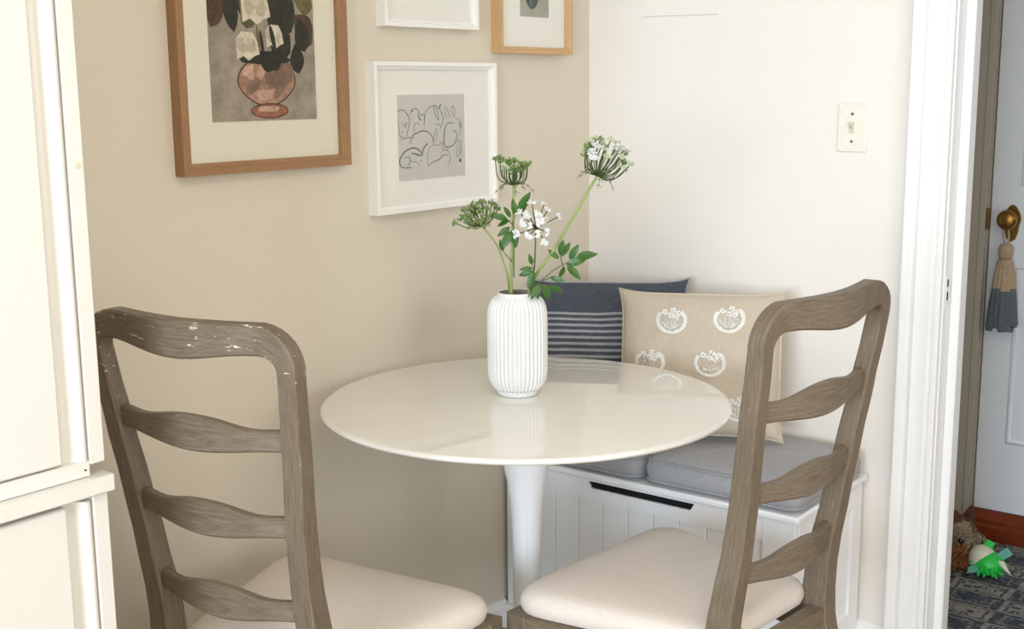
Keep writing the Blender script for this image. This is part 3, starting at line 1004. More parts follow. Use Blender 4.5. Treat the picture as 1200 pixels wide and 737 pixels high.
def make_chair(name, label, worn=False):
    wd = M['grey_wood_chip'] if worn else M['grey_wood']
    C = thing(name, label, 'chair', group=None)
    ZA = 0.9560       # where post turns into the top rail
    RA = 0.046       # corner radius of the centre line
    for s in (-1, 1):
        bb = MB()
        rings = []
        zs = [0, 0.1, 0.2, 0.3, 0.36, 0.42, 0.47, 0.52, 0.57, 0.62, 0.67, 0.72, 0.77, 0.82, 0.865, 0.905, ZA]
        for z in zs:
            d = pdepth(z)
            xc = s * (lerp_table(INNER, z) + pwidth(z) / 2)
            rings.append(chamf(xc, lerp_table(RAKE, z) + d / 2, z, (1, 0, 0), (0, 1, 0), pwidth(z), d, 0.003))
        xs = lerp_table(INNER, ZA) + PW / 2
        for i in range(1, 5):
            a = pi * i / 16
            z = ZA + RA * sin(a)
            d = pdepth(z)
            x = xs + 0.004 * sin(a * 2) - RA * (1 - cos(a))
            rings.append(chamf(s * x, lerp_table(RAKE, z) + d / 2, z, (cos(a), 0, s * sin(a)), (0, 1, 0), PW + (0.043 - PW) * i / 8, d, 0.003))
        bb.loft(rings)
        bb.build('back_post', wd, C, smooth=28)
    # top rail: corner arcs and a bowed, sagging crest
    bb = MB()
    rings = []
    xs = lerp_table(INNER, ZA) + PW / 2
    ZT = ZA + RA
    path = []
    for i in range(4, 9):
        a = pi * i / 16
        path.append((-xs - 0.004 * sin(a * 2) + RA * (1 - cos(a)), ZA + RA * sin(a), -sin(a) * 0 + a, PW + (0.043 - PW) * i / 8, 0.0))
    xa = -xs + RA
    for i in range(1, 16):
        s = i / 16
        x = xa + (-2 * xa) * s
        bulge = sin(pi * s) ** 2
        path.append((x, ZT - 0.007 * bulge, pi / 2, 0.043 + 0.012 * bulge, sin(pi * s)))
    for i in range(5):
        a = pi / 2 - pi * i / 16
        path.append((xs + 0.004 * sin(a * 2) - RA * (1 - cos(a)), ZA + RA * sin(a), pi - a, PW + (0.043 - PW) * (8 - i) / 8, 0.0))
    for (x, z, a, wdt, bow) in path:
        d = pdepth(z)
        y = lerp_table(RAKE, z) + d / 2 - 0.020 * bow
        ax = (-sin(a - pi / 2), 0, cos(a - pi / 2))      # width axis, points outwards/upwards
        ax = (-cos(a), 0, sin(a))
        rings.append(chamf(x, y, z, ax, (0, 1, 0), wdt, d, 0.003))
    rings = [r[::-1] for r in rings]
    bb.loft(rings)
    bb.build('top_rail', wd, C, smooth=28)
    # three serpentine slats
    for zc in (0.8550, 0.7215, 0.5845):
        bb = MB()
        rings = []
        L = lerp_table(INNER, zc) + 0.010
        for i in range(21):
            s = i / 20
            x = -L + 2 * L * s
            bump = max(0, 1 - ((s - 0.5) / 0.36) ** 2)
            bump = bump * bump
            topz = zc + 0.0155 + 0.009 * bump - 0.004 * sin(2 * pi * s) ** 2 * (1 - bump)
            botz = zc - 0.0150 - 0.013 * sin(pi * s) ** 2
            y = lerp_table(RAKE, zc) + 0.017 - 0.024 * sin(pi * s)
            rings.append(chamf(x, y, (topz + botz) / 2, (0, 0, 1), (0, -1, 0), topz - botz, 0.017, 0.003))
        bb.loft(rings[::-1])
        bb.build('slat', wd, C, smooth=28)
    # seat frame
    YF = 0.430
    hf, hb = 0.240, 0.166
    for s in (-1, 1):
        bb = MB()
        q = s * (hf - 0.021)
        rr = []
        for z, k in ((0.0, 0.028), (0.36, 0.042), (SEAT_Z, 0.042)):
            rr.append(chamf(q, YF - 0.021, z, (1, 0, 0), (0, 1, 0), k, k, 0.003))
        bb.loft(rr)
        bb.build('front_leg', wd, C)
        bb = MB()
        x1, x0 = s * (hf - 0.004), s * (hb)
        pts = [(x0, 0.035), (x1, YF - 0.040), (x1 - s * 0.024, YF - 0.040), (x0 - s * 0.024, 0.035)]
        if s < 0:
            pts = pts[::-1]
        bb.prism(pts, SEAT_Z - 0.062, SEAT_Z - 0.001)
        bb.build('apron', wd, C, bevel=0.002)
    bb = MB()
    bb.box((-hf + 0.042, YF - 0.028, SEAT_Z - 0.062), (hf - 0.042, YF - 0.004, SEAT_Z - 0.001))
    bb.build('apron', wd, C, bevel=0.002)
    bb = MB()
    bb.box((-0.140, 0.024, SEAT_Z - 0.062), (0.140, 0.054, SEAT_Z - 0.001))
    bb.build('apron', wd, C, bevel=0.002)
    for s in (-1, 1):
        bb = MB()
        bb.loft([chamf(s * 0.142, -0.01, 0.17, (1, 0, 0), (0, 0, 1), 0.018, 0.026, 0.002), chamf(s * 0.212, YF - 0.04, 0.17, (1, 0, 0), (0, 0, 1), 0.018, 0.026, 0.002)])
        bb.build('stretcher', wd, C)
    # upholstered pad
    bb = MB()
    f0, f1 = hf - 0.001, hb - 0.014
    yb, yt = 0.060, YF + 0.004
    cor = [(-f1, yb, 0.035), (f1, yb, 0.035), (f0, yt, 0.075), (-f0, yt, 0.075)]
    outl = []
    for k in range(4):
        p = Vector(cor[k][:2])
        pa = Vector(cor[k - 1][:2])
        pb = Vector(cor[(k + 1) % 4][:2])
        r = cor[k][2]
        a = p + (pa - p).normalized() * r
        c = p + (pb - p).normalized() * r
        for i in range(7):
            u = i / 6
            outl.append((1 - u) ** 2 * a + 2 * u * (1 - u) * p + u * u * c)
        nx = Vector(cor[(k + 1) % 4][:2])
        c2 = nx + (p - nx).normalized() * cor[(k + 1) % 4][2]
        for i in range(1, 8):
            mid = c.lerp(c2, i / 8)
            outl.append(mid)
    cen = Vector((0, (yb + yt) / 2 + 0.01))
    rings = []
    for sc_, h in ((0.985, 0.0), (1.0, 0.008), (1.004, 0.016), (0.995, 0.025), (0.970, 0.033), (0.92, 0.0395), (0.84, 0.0425), (0.72, 0.0455), (0.55, 0.047), (0.35, 0.0478), (0.15, 0.0482), (0.02, 0.0483)):
        rings.append([(cen.x + (p.x - cen.x) * sc_, cen.y + (p.y - cen.y) * sc_, SEAT_Z + h) for p in outl])
    bb.loft(rings)
    bb.build('seat_cushion', M['linen'], C, smooth=60)
    return C


def place_chair(C, x, y, th):
    """(x, y) = middle of the back at seat height, th = turn about Z"""
    C.location = (x, y, 0)
    C.rotation_euler = (0, 0, th)


place_chair(make_chair('dining_chair', 'weathered grey ladder-back chair with chipped top rail beside the white cabinet', True), 1.1075, 1.4208, -1.439)
place_chair(make_chair('dining_chair', 'weathered grey ladder-back chair in front of the storage bench, by the doorway'), 1.787, 0.800, -0.082)

# ---------------------------------------------------------------- pedestal table
TX, TY, TZ = 1.829, 1.387, 0.748
TB = thing('pedestal_table', 'round glossy white pedestal table carrying the ribbed vase', 'table', (TX, TY, 0))
bb = MB()
R = 0.390
bb.lathe([(0.16, TZ - 0.024), (0.30, TZ - 0.022), (0.345, TZ - 0.019), (R - 0.012, TZ - 0.0125), (R - 0.004, TZ - 0.0105), (R - 0.0008, TZ - 0.0075), (R, TZ - 0.0055), (R - 0.001, TZ - 0.003), (R - 0.004, TZ - 0.0008), (R - 0.009, TZ), (0.05, TZ)], 128)
bb.build('tabletop', M['table'], TB, smooth=30)
bb = MB()
pr = [(0.235, 0.0), (0.235, 0.006), (0.22, 0.012), (0.17, 0.024), (0.11, 0.042), (0.07, 0.065), (0.048, 0.10), (0.036, 0.15), (0.031, 0.21), (0.0280, 0.29), (0.0275, 0.38), (0.0282, 0.46), (0.0300, 0.51),
      (0.0330, 0.55), (0.0385, 0.59), (0.0465, 0.625), (0.058, 0.660), (0.074, 0.690), (0.095, 0.712), (0.12, 0.7235)]
bb.lathe(pr, 48)
bb.build('pedestal', M['pedestal'], TB, smooth=40)
bb = MB()
a = atan2(-TY, -TX) - 0.03
bb.loft([[((r - 0.0008) * cos(a + e), (r - 0.0008) * sin(a + e), z) for e in (-0.05, 0.05)] + [((r + 0.0009) * cos(a + e), (r + 0.0009) * sin(a + e), z) for e in (0.025, -0.025)] for r, z in pr[7:14]])
bb.build('mould_seam', M['pedestal'], TB)

# ---------------------------------------------------------------- vase and flowers
VX, VY = 1.858, 1.428
VS = thing('vase', 'white vertically ribbed vase on the round table', 'vase', (VX, VY, TZ + 0.0002))
NR = 40


def ribs(a, r, z):
    k = min(1, max(0, (z - 0.006) / 0.012)) * min(1, max(0, (0.196 - z) / 0.014))
    c = abs(sin(a * NR / 2))
    return r - 0.0042 * k * (1 - c ** 0.9)


bb = MB()
pr = [(0.030, 0.0), (0.0385, 0.0006), (0.041, 0.003), (0.0415, 0.008), (0.046, 0.013), (0.0515, 0.020), (0.0560, 0.030), (0.0580, 0.042), (0.0585, 0.06), (0.0585, 0.10), (0.0585, 0.145), (0.0578, 0.162), (0.0555, 0.175), (0.0510, 0.185),
      (0.0455, 0.191), (0.0415, 0.194), (0.0395, 0.197), (0.0390, 0.2005), (0.0372, 0.2020), (0.0352, 0.2010)]
bb.lathe(pr, NR * 12, rad=ribs)
bb.f.pop(); bb.uv.pop(); bb.mi.pop()
vb = bb.build('body', M['vase'], VS, smooth=50)
bb = MB()
bb.lathe([(0.0352, 0.2010), (0.0345, 0.190), (0.046, 0.170), (0.050, 0.10), (0.045, 0.012), (0.004, 0.010)], 48, cap=False)
bb.build('lining', M['vase_in'], VS, smooth=50)

RV = Vector((sin(YAW), -cos(YAW), 0))       # across the bouquet
FV = Vector((cos(YAW), sin(YAW), 0))        # towards the wall corner
ORG = Vector((VX, VY, TZ + 0.2))            # middle of the vase mouth


def L3(s, h, d=0.0):
    return RV * s + FV * d + Vector((0, 0, h))


def bez(pts, n=14):
    P = [pts[0]] + list(pts) + [pts[-1]]
    o = []
    for i in range(1, len(P) - 2):
        p0, p1, p2, p3 = P[i - 1:i + 3]
        for s in range(n):
            u = s / n
            o.append(0.5 * ((2 * p1) + (p2 - p0) * u + (2 * p0 - 5 * p1 + 4 * p2 - p3) * u * u + (3 * p1 - p0 - 3 * p2 + p3) * u ** 3))
    o.append(P[-1])
    return o


def floret_mesh(kind, seed):
    rnd = random.Random(seed)
    bb = MB()
    if kind == 'petal':
        for k in range(9):
            c = Vector((rnd.uniform(-1, 1), rnd.uniform(-1, 1), rnd.uniform(-0.2, 0.8))) * 0.0062
            for q in range(5):
                a = 2 * pi * q / 5 + rnd.random()
                d = Vector((cos(a), sin(a), 0.35 + 0.3 * rnd.random())).normalized()
                s = d.cross(Vector((0, 0, 1))).normalized() * 0.0018
                u_ = Vector((0, 0, 0.0006))
                bb.loft([[c - u_, c + u_, c + u_ * 1.1, c - u_ * 0.9], [c + d * 0.0024 - s - u_, c + d * 0.0024 - s + u_, c + d * 0.0024 + s + u_, c + d * 0.0024 + s - u_], [c + d * 0.0044 - s * 0.5 - u_, c + d * 0.0044 - s * 0.5 + u_, c + d * 0.0044 + s * 0.5 + u_, c + d * 0.0044 + s * 0.5 - u_]])
    else:
        for k in range(11):
            a = rnd.random() * 2 * pi
            th = rnd.random() ** 0.6 * 1.3
            d = Vector((sin(th) * cos(a), sin(th) * sin(a), cos(th)))
            c = d * rnd.uniform(0.004, 0.0075)
            bb.tube([Vector((0, 0, 0)), c], 0.0005, 4)
            bb.ball(c, (0.0017, 0.0017, 0.0021), 6, 4)
    return bb.mesh('floret', M['petal'] if kind == 'petal' else (M['bud_pale'] if kind == 'pale' else M['bud']), 180)


FL = {k: [floret_mesh(k, i * 7 + 3) for i in range(3)] for k in ('petal', 'bud', 'pale')}


def flower(label, stem_pts, axis, ray_len, open_ang, kinds, nrays, r0, r1, stem_mat, cup=0.5, bracts=True, seed=1, fsc=1.0, rise=0.2):
    rnd = random.Random(seed)
    F = thing('flower_stem', label, 'flower', ORG, 0, 'wild umbel flowers in the vase')
    pts = bez([L3(*p) for p in stem_pts], 8)
    bb = MB()
    bb.tube(pts, [r0 + (r1 - r0) * i / (len(pts) - 1) for i in range(len(pts))], 8)
    bb.build('stem', stem_mat, F, smooth=60)
    base = pts[-1]
    ax = L3(*axis).normalized()
    e1 = ax.orthogonal().normalized()
    e2 = ax.cross(e1)
    rays = MB()
    tips = []
    for k in range(nrays):
        f = (k + 0.5) / nrays
        th = open_ang * sqrt(f)
        ph = k * 2.39996 + rnd.uniform(-0.2, 0.2)
        out = e1 * cos(ph) + e2 * sin(ph)
        Ln = ray_len * rnd.uniform(0.66, 1.12) * (1 - rise + rise * f)
        d = (ax * cos(th) + out * sin(th))
        tip = base + d * Ln
        mid = base + (ax * cos(th * (1 + cup)) + out * sin(th * (1 + cup))) * Ln * 0.55
        pp = bez([base, mid, tip], 4)
        rays.tube(pp, [0.0011] * len(pp), 5)
        tips.append((tip, (pp[-1] - pp[-3]).normalized()))
    ro = rays.build('umbel_rays', M['ray'], F, smooth=60)
    ro['kind'] = 'stuff'
    for k, (tip, d) in enumerate(tips):
        o = link('floret', FL[kinds[k % len(kinds)]][k % 3], F)
        o.location = tip
        o.rotation_euler = d.to_track_quat('Z', 'Y').to_euler()
        s = fsc * rnd.uniform(0.85, 1.2)
        o.scale = (s, s, s)
    if bracts:
        br = MB()
        for k in range(5):
            ph = k * 2 * pi / 5 + 0.6
            out = e1 * cos(ph) + e2 * sin(ph)
            pp = bez([base, base + out * 0.020 + ax * 0.004, base + out * 0.040 - ax * 0.014], 5)
            br.tube(pp, [0.0007] * len(pp), 4)
            for j in (4, 6, 8):
                q = pp[j]
                for s in (-1, 1):
                    br.tube([q, q + out * 0.004 + e1.cross(out) * 0 + ax.cross(out) * 0.006 * s - ax * 0.003], 0.0005, 4)
        br.build('bracts', M['stem_dark'], F)
    return F


flower('tall upright green umbel flower in the middle of the vase', [(-0.006, -0.17, 0.0), (-0.0111, 0.007, 0.0), (-0.0082, 0.09, 0.0), (-0.004, 0.206, 0.0)], (0.0, 1, -0.05), 0.064, 0.72, ['bud', 'bud', 'pale', 'bud'], 24, 0.0034, 0.0024, M['stem'], 0.8, True, 4, 1.15, 0.6)
flower('short green umbel flower bending left over the vase rim', [(-0.012, -0.17, 0.01), (-0.0157, 0.007, 0.012), (-0.0274, 0.062, 0.015), (-0.0414, 0.095, 0.018), (-0.0671, 0.1283, 0.02)], (-0.35, 1, -0.35), 0.044, 1.25, ['bud'], 26, 0.0022, 0.0016, M['stem'], 0.25, False, 5, 1.2, 0.1)
flower('largest umbel flower on a long stem leaning far right', [(0.0, -0.17, -0.01), (0.0226, 0.0024, -0.012), (0.0777, 0.095, -0.014), (0.1525, 0.2233, -0.016)], (0.42, 1, -0.2), 0.070, 1.0, ['pale', 'pale', 'petal', 'bud'], 30, 0.0036, 0.0026, M['stem'], 0.5, True, 6, 1.1, 0.05)
flower('open white flower cluster low in front of the bouquet', [(0.012, -0.17, -0.015), (0.026, 0.01, -0.02), (0.0333, 0.0523, -0.024), (0.0366, 0.128, -0.028)], (0.05, 0.55, -1), 0.047, 1.15, ['petal'], 16, 0.0018, 0.0014, M['stem_dark'], 0.05, False, 8, 0.85)


def leaf_mesh():
    """unit leaflet along +X, blade facing +Z, with a fold at the midrib"""
    bb = MB()
    n = 8
    rows = []
    for i in range(n + 1):
        s = i / n
        wv = 0.205 * sin(pi * s ** 0.85) ** 0.9 if 0 < i < n else 0.004
        z = 0.05 * sin(pi * s)
        rows.append([(s, -wv, z + 0.10 * wv * 1.2), (s, -wv * 0.5, z + 0.02), (s, 0, z - 0.015), (s, wv * 0.5, z + 0.02), (s, wv, z + 0.10 * wv * 1.2)])
    rings = []
    for r in rows:
        rings.append([Vector(p) + Vector((0, 0, 0.006)) for p in r] + [Vector(p) - Vector((0, 0, 0.006)) for p in reversed(r)])
    bb.loft([r[::-1] for r in rings])
    return bb.mesh('leaflet', M['leaf'], 50)


LEAF = leaf_mesh()


def sprig(label, stems, leaves, d0, seed):
    rnd = random.Random(seed)
    F = thing('leaf_sprig', label, 'leaves', ORG, 0, 'leaf sprigs in the vase')
    bb = MB()
    for st in stems:
        pts = bez([L3(*p) for p in st], 6)
        bb.tube(pts, [0.0013 - 0.0005 * i / len(pts) for i in range(len(pts))], 6)
    bb.build('stem', M['stem_dark'], F, smooth=60)
    for (a, c) in leaves:
        p = L3(a[0], a[1], d0)
        q = L3(c[0], c[1], d0 + rnd.uniform(-0.010, 0.012))
        x = (q - p)
        ln = x.length
        x.normalize()
        facing = (-FV + Vector((0, 0, 0.45)) + Vector((rnd.uniform(-.5, .5), rnd.uniform(-.5, .5), rnd.uniform(-.3, .3)))).normalized()
        y = facing.cross(x).normalized()
        z = x.cross(y)
        o = link('leaflet', LEAF, F)
        o.matrix_local = Matrix.Translation(p) @ Matrix((x, y, z)).transposed().to_4x4() @ Matrix.Diagonal((ln, ln, ln, 1))


sprig('leaf sprig wrapped round the tall middle flower stem', [[(-0.0054, 0.03, -0.005), (-0.0054, 0.1188, -0.006), (-0.0073, 0.1331, -0.008), (-0.0017, 0.1497, -0.008)], [(-0.009, 0.1331, -0.008), (-0.018, 0.1435, -0.008)], [(-0.009, 0.06, -0.006), (-0.026, 0.0808, -0.006)]],
      [((0.0046, 0.151), (0.0273, 0.1939)), ((-0.0008, 0.1491), (-0.0078, 0.1806)), ((-0.0111, 0.1449), (-0.0241, 0.1663)), ((-0.0181, 0.1435), (-0.0484, 0.1511)), ((-0.012, 0.1402), (-0.0368, 0.1274)), ((-0.012, 0.1274), (-0.0368, 0.1103)),
       ((-0.0087, 0.1212), (-0.0297, 0.0856)), ((-0.0054, 0.1236), (-0.0017, 0.0865)), ((-0.026, 0.0808), (-0.0321, 0.1046))], -0.008, 11)
sprig('spreading leaf sprig arching right in front of the dark pillow', [[(0.012, -0.02, -0.016), (0.030, 0.010, -0.018), (0.045, 0.0238, -0.018), (0.0684, 0.0437, -0.016), (0.0917, 0.0571, -0.014), (0.1128, 0.0693, -0.012)], [(0.088, 0.053, -0.014), (0.0824, 0.0735, -0.014)], [(0.045, 0.0238, -0.018), (0.0637, 0.0309, -0.018)]],
      [((0.0801, 0.0666), (0.059, 0.0846)), ((0.0824, 0.0737), (0.088, 0.1046)), ((0.0847, 0.0704), (0.102, 0.0974)), ((0.1002, 0.0656), (0.1174, 0.0951)), ((0.1128, 0.0693), (0.1539, 0.0761)), ((0.0941, 0.0553), (0.1338, 0.0666)), ((0.0955, 0.0526), (0.1212, 0.0276)),
       ((0.0897, 0.0525), (0.0801, 0.0276)), ((0.0637, 0.0309), (0.0908, 0.0247))], -0.015, 12)
sprig('small leaf sprig drooping over the front right vase rim', [[(0.010, -0.03, -0.030), (0.026, 0.006, -0.034), (0.036, 0.0143, -0.038), (0.0325, 0.0303, -0.038), (0.0287, 0.0594, -0.036)], [(0.026, 0.006, -0.034), (0.046, 0.0188, -0.040), (0.059, 0.0181, -0.040)]],
      [((0.0287, 0.0594), (0.0226, 0.0808)), ((0.0287, 0.0523), (0.0044, 0.0513)), ((0.031, 0.0466), (0.003, 0.038)), ((0.0326, 0.0475), (0.0226, 0.0123)), ((0.046, 0.0228), (0.0254, -0.0057)), ((0.052, 0.0214), (0.060, -0.0104)), ((0.059, 0.0181), (0.0871, 0.0048)), ((0.036, 0.0143), (0.0400, -0.0080))], -0.040, 13)

# ---------------------------------------------------------------- storage bench
BX0, BY0, BY1 = 2.312, 1.046, 1.815
BN = thing('storage_bench', 'white panelled storage bench in the corner under grey cushions', 'bench', (2.5, 1.43, 0))
o3 = Vector((2.5, 1.43, 0))


def bbox(name, a, c, parent=BN, bevel=0.0015, mat=None):
    return box(name, tuple(Vector(a) - o3), tuple(Vector(c) - o3), mat or M['bench'], parent, bevel)


XB1 = 2.676
# front: stiles, rails, recessed bead boards; a finger slot cut in the top rail
bbox('stile', (BX0, BY0, 0.045), (BX0 + 0.022, BY0 + 0.075, 0.430))
bbox('stile', (BX0, BY1 - 0.075, 0.045), (BX0 + 0.022, BY1, 0.430))
sy0, sy1, sz0, sz1 = 1.287, 1.572, 0.4065, 0.4235
bb = MB()
sl = 0.010
segs = [[(BY0 + 0.075, 0.376), (BY1 - 0.075, 0.376), (BY1 - 0.075, sz0), (BY0 + 0.075, sz0)], [(BY0 + 0.075, sz1), (BY1 - 0.075, sz1), (BY1 - 0.075, 0.430), (BY0 + 0.075, 0.430)],
        [(BY0 + 0.075, sz0), (sy0 + sl, sz0), (sy0, sz1), (BY0 + 0.075, sz1)], [(sy1 - sl, sz0), (BY1 - 0.075, sz0), (BY1 - 0.075, sz1), (sy1, sz1)]]
for sg in segs:
    bb.loft([[(BX0 - 2.5, y - 1.43, z) for y, z in sg], [(BX0 + 0.0058 - 2.5, y - 1.43, z) for y, z in sg]])
bb.build('top_rail', M['bench'], BN)
bbox('slot_back', (BX0 + 0.006, sy0 - 0.03, 0.39), (BX0 + 0.014, sy1 + 0.03, 0.429), mat=M['dark'], bevel=0)
bbox('bottom_rail', (BX0, BY0 + 0.075, 0.045), (BX0 + 0.022, BY1 - 0.075, 0.115))
npl = 9
y = BY0 + 0.075
pwid = (BY1 - BY0 - 0.15) / npl
for k in range(npl):
    bbox('plank', (BX0 + 0.006, y + k * pwid + 0.0006, 0.11), (BX0 + 0.020, y + (k + 1) * pwid - 0.0006, 0.380), bevel=0.0022)
# end facing the doorway
bbox('stile', (BX0 + 0.0225, BY0, 0.045), (BX0 + 0.075, BY0 + 0.022, 0.430))
bbox('stile', (XB1 - 0.055, BY0, 0.045), (XB1, BY0 + 0.022, 0.430))
bbox('end_rail', (BX0 + 0.075, BY0, 0.375), (XB1 - 0.055, BY0 + 0.022, 0.430))
bbox('end_rail', (BX0 + 0.075, BY0, 0.045), (XB1 - 0.055, BY0 + 0.022, 0.115))
pw2 = (XB1 - 0.055 - BX0 - 0.075) / 3
for k in range(3):
    bbox('plank', (BX0 + 0.075 + k * pw2 + 0.0006, BY0 + 0.007, 0.11), (BX0 + 0.075 + (k + 1) * pw2 - 0.0006, BY0 + 0.020, 0.380), bevel=0.0022)
bbox('bench_back', (XB1 - 0.012, BY0 + 0.022, 0.045), (XB1, BY1, 0.430))
bbox('bench_end', (BX0 + 0.022, BY1 - 0.018, 0.045), (XB1 - 0.012, BY1, 0.430))
bbox('lid', (BX0 - 0.012, BY0 - 0.012, 0.4305), (XB1, BY1 + 0.002, 0.4465), bevel=0.005)
bb = MB()
a0 = Vector((BX0 - 0.03, BY0 - 0.026, 0)) - o3
a1 = Vector((XB1, BY1 + 0.004, 0.0)) - o3
out = [(a0.x, a0.y), (a1.x, a0.y), (a1.x, a1.y), (a0.x, a1.y)]
k_ = 0.016
inn_ = [(a0.x + k_, a0.y + k_), (a1.x, a0.y + k_), (a1.x, a1.y), (a0.x + k_, a1.y)]
bb.loft([[(x, y, 0.0) for x, y in out], [(x, y, 0.046) for x, y in out], [(x, y, 0.058) for x, y in inn_]])
bb.build('base_moulding', M['bench'], BN, bevel=0.003)


# ---------------------------------------------------------------- bench cushions
def pad(name, label, x0, x1, y0, y1, z0, h, seed, group):
    C = thing(name, label, 'cushion', ((x0 + x1) / 2, (y0 + y1) / 2, z0), 0, group)
    hx, hy = (x1 - x0) / 2, (y1 - y0) / 2
    outl = []
    rc = 0.035
    for cx, cy, a0 in ((hx - rc, hy - rc, 0), (-hx + rc, hy - rc, pi / 2), (-hx + rc, -hy + rc, pi), (hx - rc, -hy + rc, 1.5 * pi)):
        for i in range(7):
            a = a0 + pi / 2 * i / 6
            outl.append((cx + rc * cos(a), cy + rc * sin(a)))
        nxt = a0 + pi / 2
        # extra points along the straight sides
        ex = {0: (-hx + rc, hy), 1: (-hx, -hy + rc), 2: (hx - rc, -hy), 3: (hx, hy - rc)}[int(round(a0 / (pi / 2)))]
        p = outl[-1]
        for i in range(1, 12):
            outl.append((p[0] + (ex[0] - p[0]) * i / 12, p[1] + (ex[1] - p[1]) * i / 12))
    bb = MB()
    rings = []
    for ins, z in ((0.030, 0.0), (0.010, 0.003), (0.002, 0.012), (-0.001, 0.028), (-0.001, h - 0.028), (0.004, h - 0.014), (0.014, h - 0.005), (0.032, h), (0.06, h + 0.003), (0.10, h + 0.005), (0.14, h + 0.006), (0.17, h + 0.006)):
        r = []
        for (x, y) in outl:
            sx = (hx - ins) / hx
            sy = (hy - ins) / hy
            nz = noise.noise((x * 9 + seed, y * 9, z * 14)) * 0.0035
            r.append((x * sx, y * sy, z + (nz if z > 0.004 else 0)))
        rings.append(r)
    bb.loft(rings)
    bb.build('pad', M['grey_cloth'], C, smooth=60)
    bb = MB()
    for z, ins in ((0.010, 0.003), (h - 0.010, 0.006)):
        pts = [(x * (hx - ins + 0.002) / hx, y * (hy - ins + 0.002) / hy, z) for x, y in outl]
        bb.tube(pts + [pts[0], pts[1]], 0.0026, 6)
    bb.build('piping', M['grey_cloth'], C, smooth=60)
    return C


pad('seat_cushion', 'grey bench cushion nearest the doorway, under the beige pillow', 2.312, 2.668, 1.040, 1.424, 0.4468, 0.066, 3, 'grey bench cushions')
pad('seat_cushion', 'grey bench cushion at the corner end under the blue pillow', 2.308, 2.664, 1.430, 1.806, 0.4468, 0.063, 9, 'grey bench cushions')


# ---------------------------------------------------------------- throw pillows
def pillow_fn(wd, ht, th, seed, ear=0.05, wr=0.006):
    def f(u, v, side):
        # outline pulled in along the edges so the corners stick out
        x = u * wd / 2 * (1 - ear * (1 - v ** 6))
        z = v * ht / 2 * (1 - ear * (1 - u ** 6))
        k = max(0.0, (1 - u ** 4) * (1 - v ** 4)) ** 0.5 * (0.55 + 0.45 * (1 - u * u) * (1 - v * v))
        y = -side * th / 2 * k
        edge = min(1, (1 - abs(u)) * 5) * min(1, (1 - abs(v)) * 5)
        y += side * wr * (noise.noise((u * 2.4 + seed, v * 2.4, side)) + 0.6 * noise.noise((u * 6 + seed, v * 3.0, side * 2 + 4))) * (0.3 + 0.7 * edge)
        return Vector((x, y, z + ht / 2))
    return f


def pillow(name, label, mat, fn, loc, rz, lean, n=36):
    P = thing(name, label, 'pillow', loc, rz)
    P.rotation_euler = Matrix.Rotation(rz, 3, 'Z').to_quaternion().to_matrix().to_euler()
    P.rotation_euler = (Matrix.Rotation(rz, 3, 'Z') @ Matrix.Rotation(lean, 3, 'X')).to_euler()
    bb = MB()
    for side in (1, -1):
        b0 = len(bb.v)
        for j in range(n + 1):
            for i in range(n + 1):
                u, v = -1 + 2 * i / n, -1 + 2 * j / n
                # denser towards the rim
                u, v = sin(u * pi / 2) * 0.5 + u * 0.5, sin(v * pi / 2) * 0.5 + v * 0.5
                bb.v.append(tuple(fn(u, v, side)))
        for j in range(n):
            for i in range(n):
                q = [b0 + j * (n + 1) + i, b0 + j * (n + 1) + i + 1, b0 + (j + 1) * (n + 1) + i + 1, b0 + (j + 1) * (n + 1) + i]
                uv = [(i / n, j / n), ((i + 1) / n, j / n), ((i + 1) / n, (j + 1) / n), (i / n, (j + 1) / n)]
                if side < 0:
                    q, uv = q[::-1], uv[::-1]
                bb.face(q, uv)
    o = bb.build('cover', mat, P, smooth=180)
    # corded rim
    bb = MB()
    pts = []
    for k in range(4):
        for i in range(24):
            s = -1 + 2 * i / 24
            u, v = ((s, -1), (1, s), (-s, 1), (-1, -s))[k]
            pts.append(fn(u, v, 1) * 0.5 + fn(u, v, -1) * 0.5)
    bb.tube(pts + [pts[0], pts[1]], 0.0032, 6)
    bb.build('seam', mat, P, smooth=60)
    return P


fnb = pillow_fn(0.405, 0.350, 0.16, 2.0, 0.075, 0.014)
pillow('throw_pillow', 'dark indigo pillow with grey stripes leaning in the corner', M['indigo'], fnb, (2.466, 1.622, 0.530), radians(-58), radians(-12))
fnl = pillow_fn(0.385, 0.345, 0.15, 5.0, 0.065, 0.010)
PL = pillow('throw_pillow', 'beige linen pillow with white embroidered flowers', M['linen_beige'], fnl, (2.450, 1.356, 0.530), radians(-64), radians(-9))


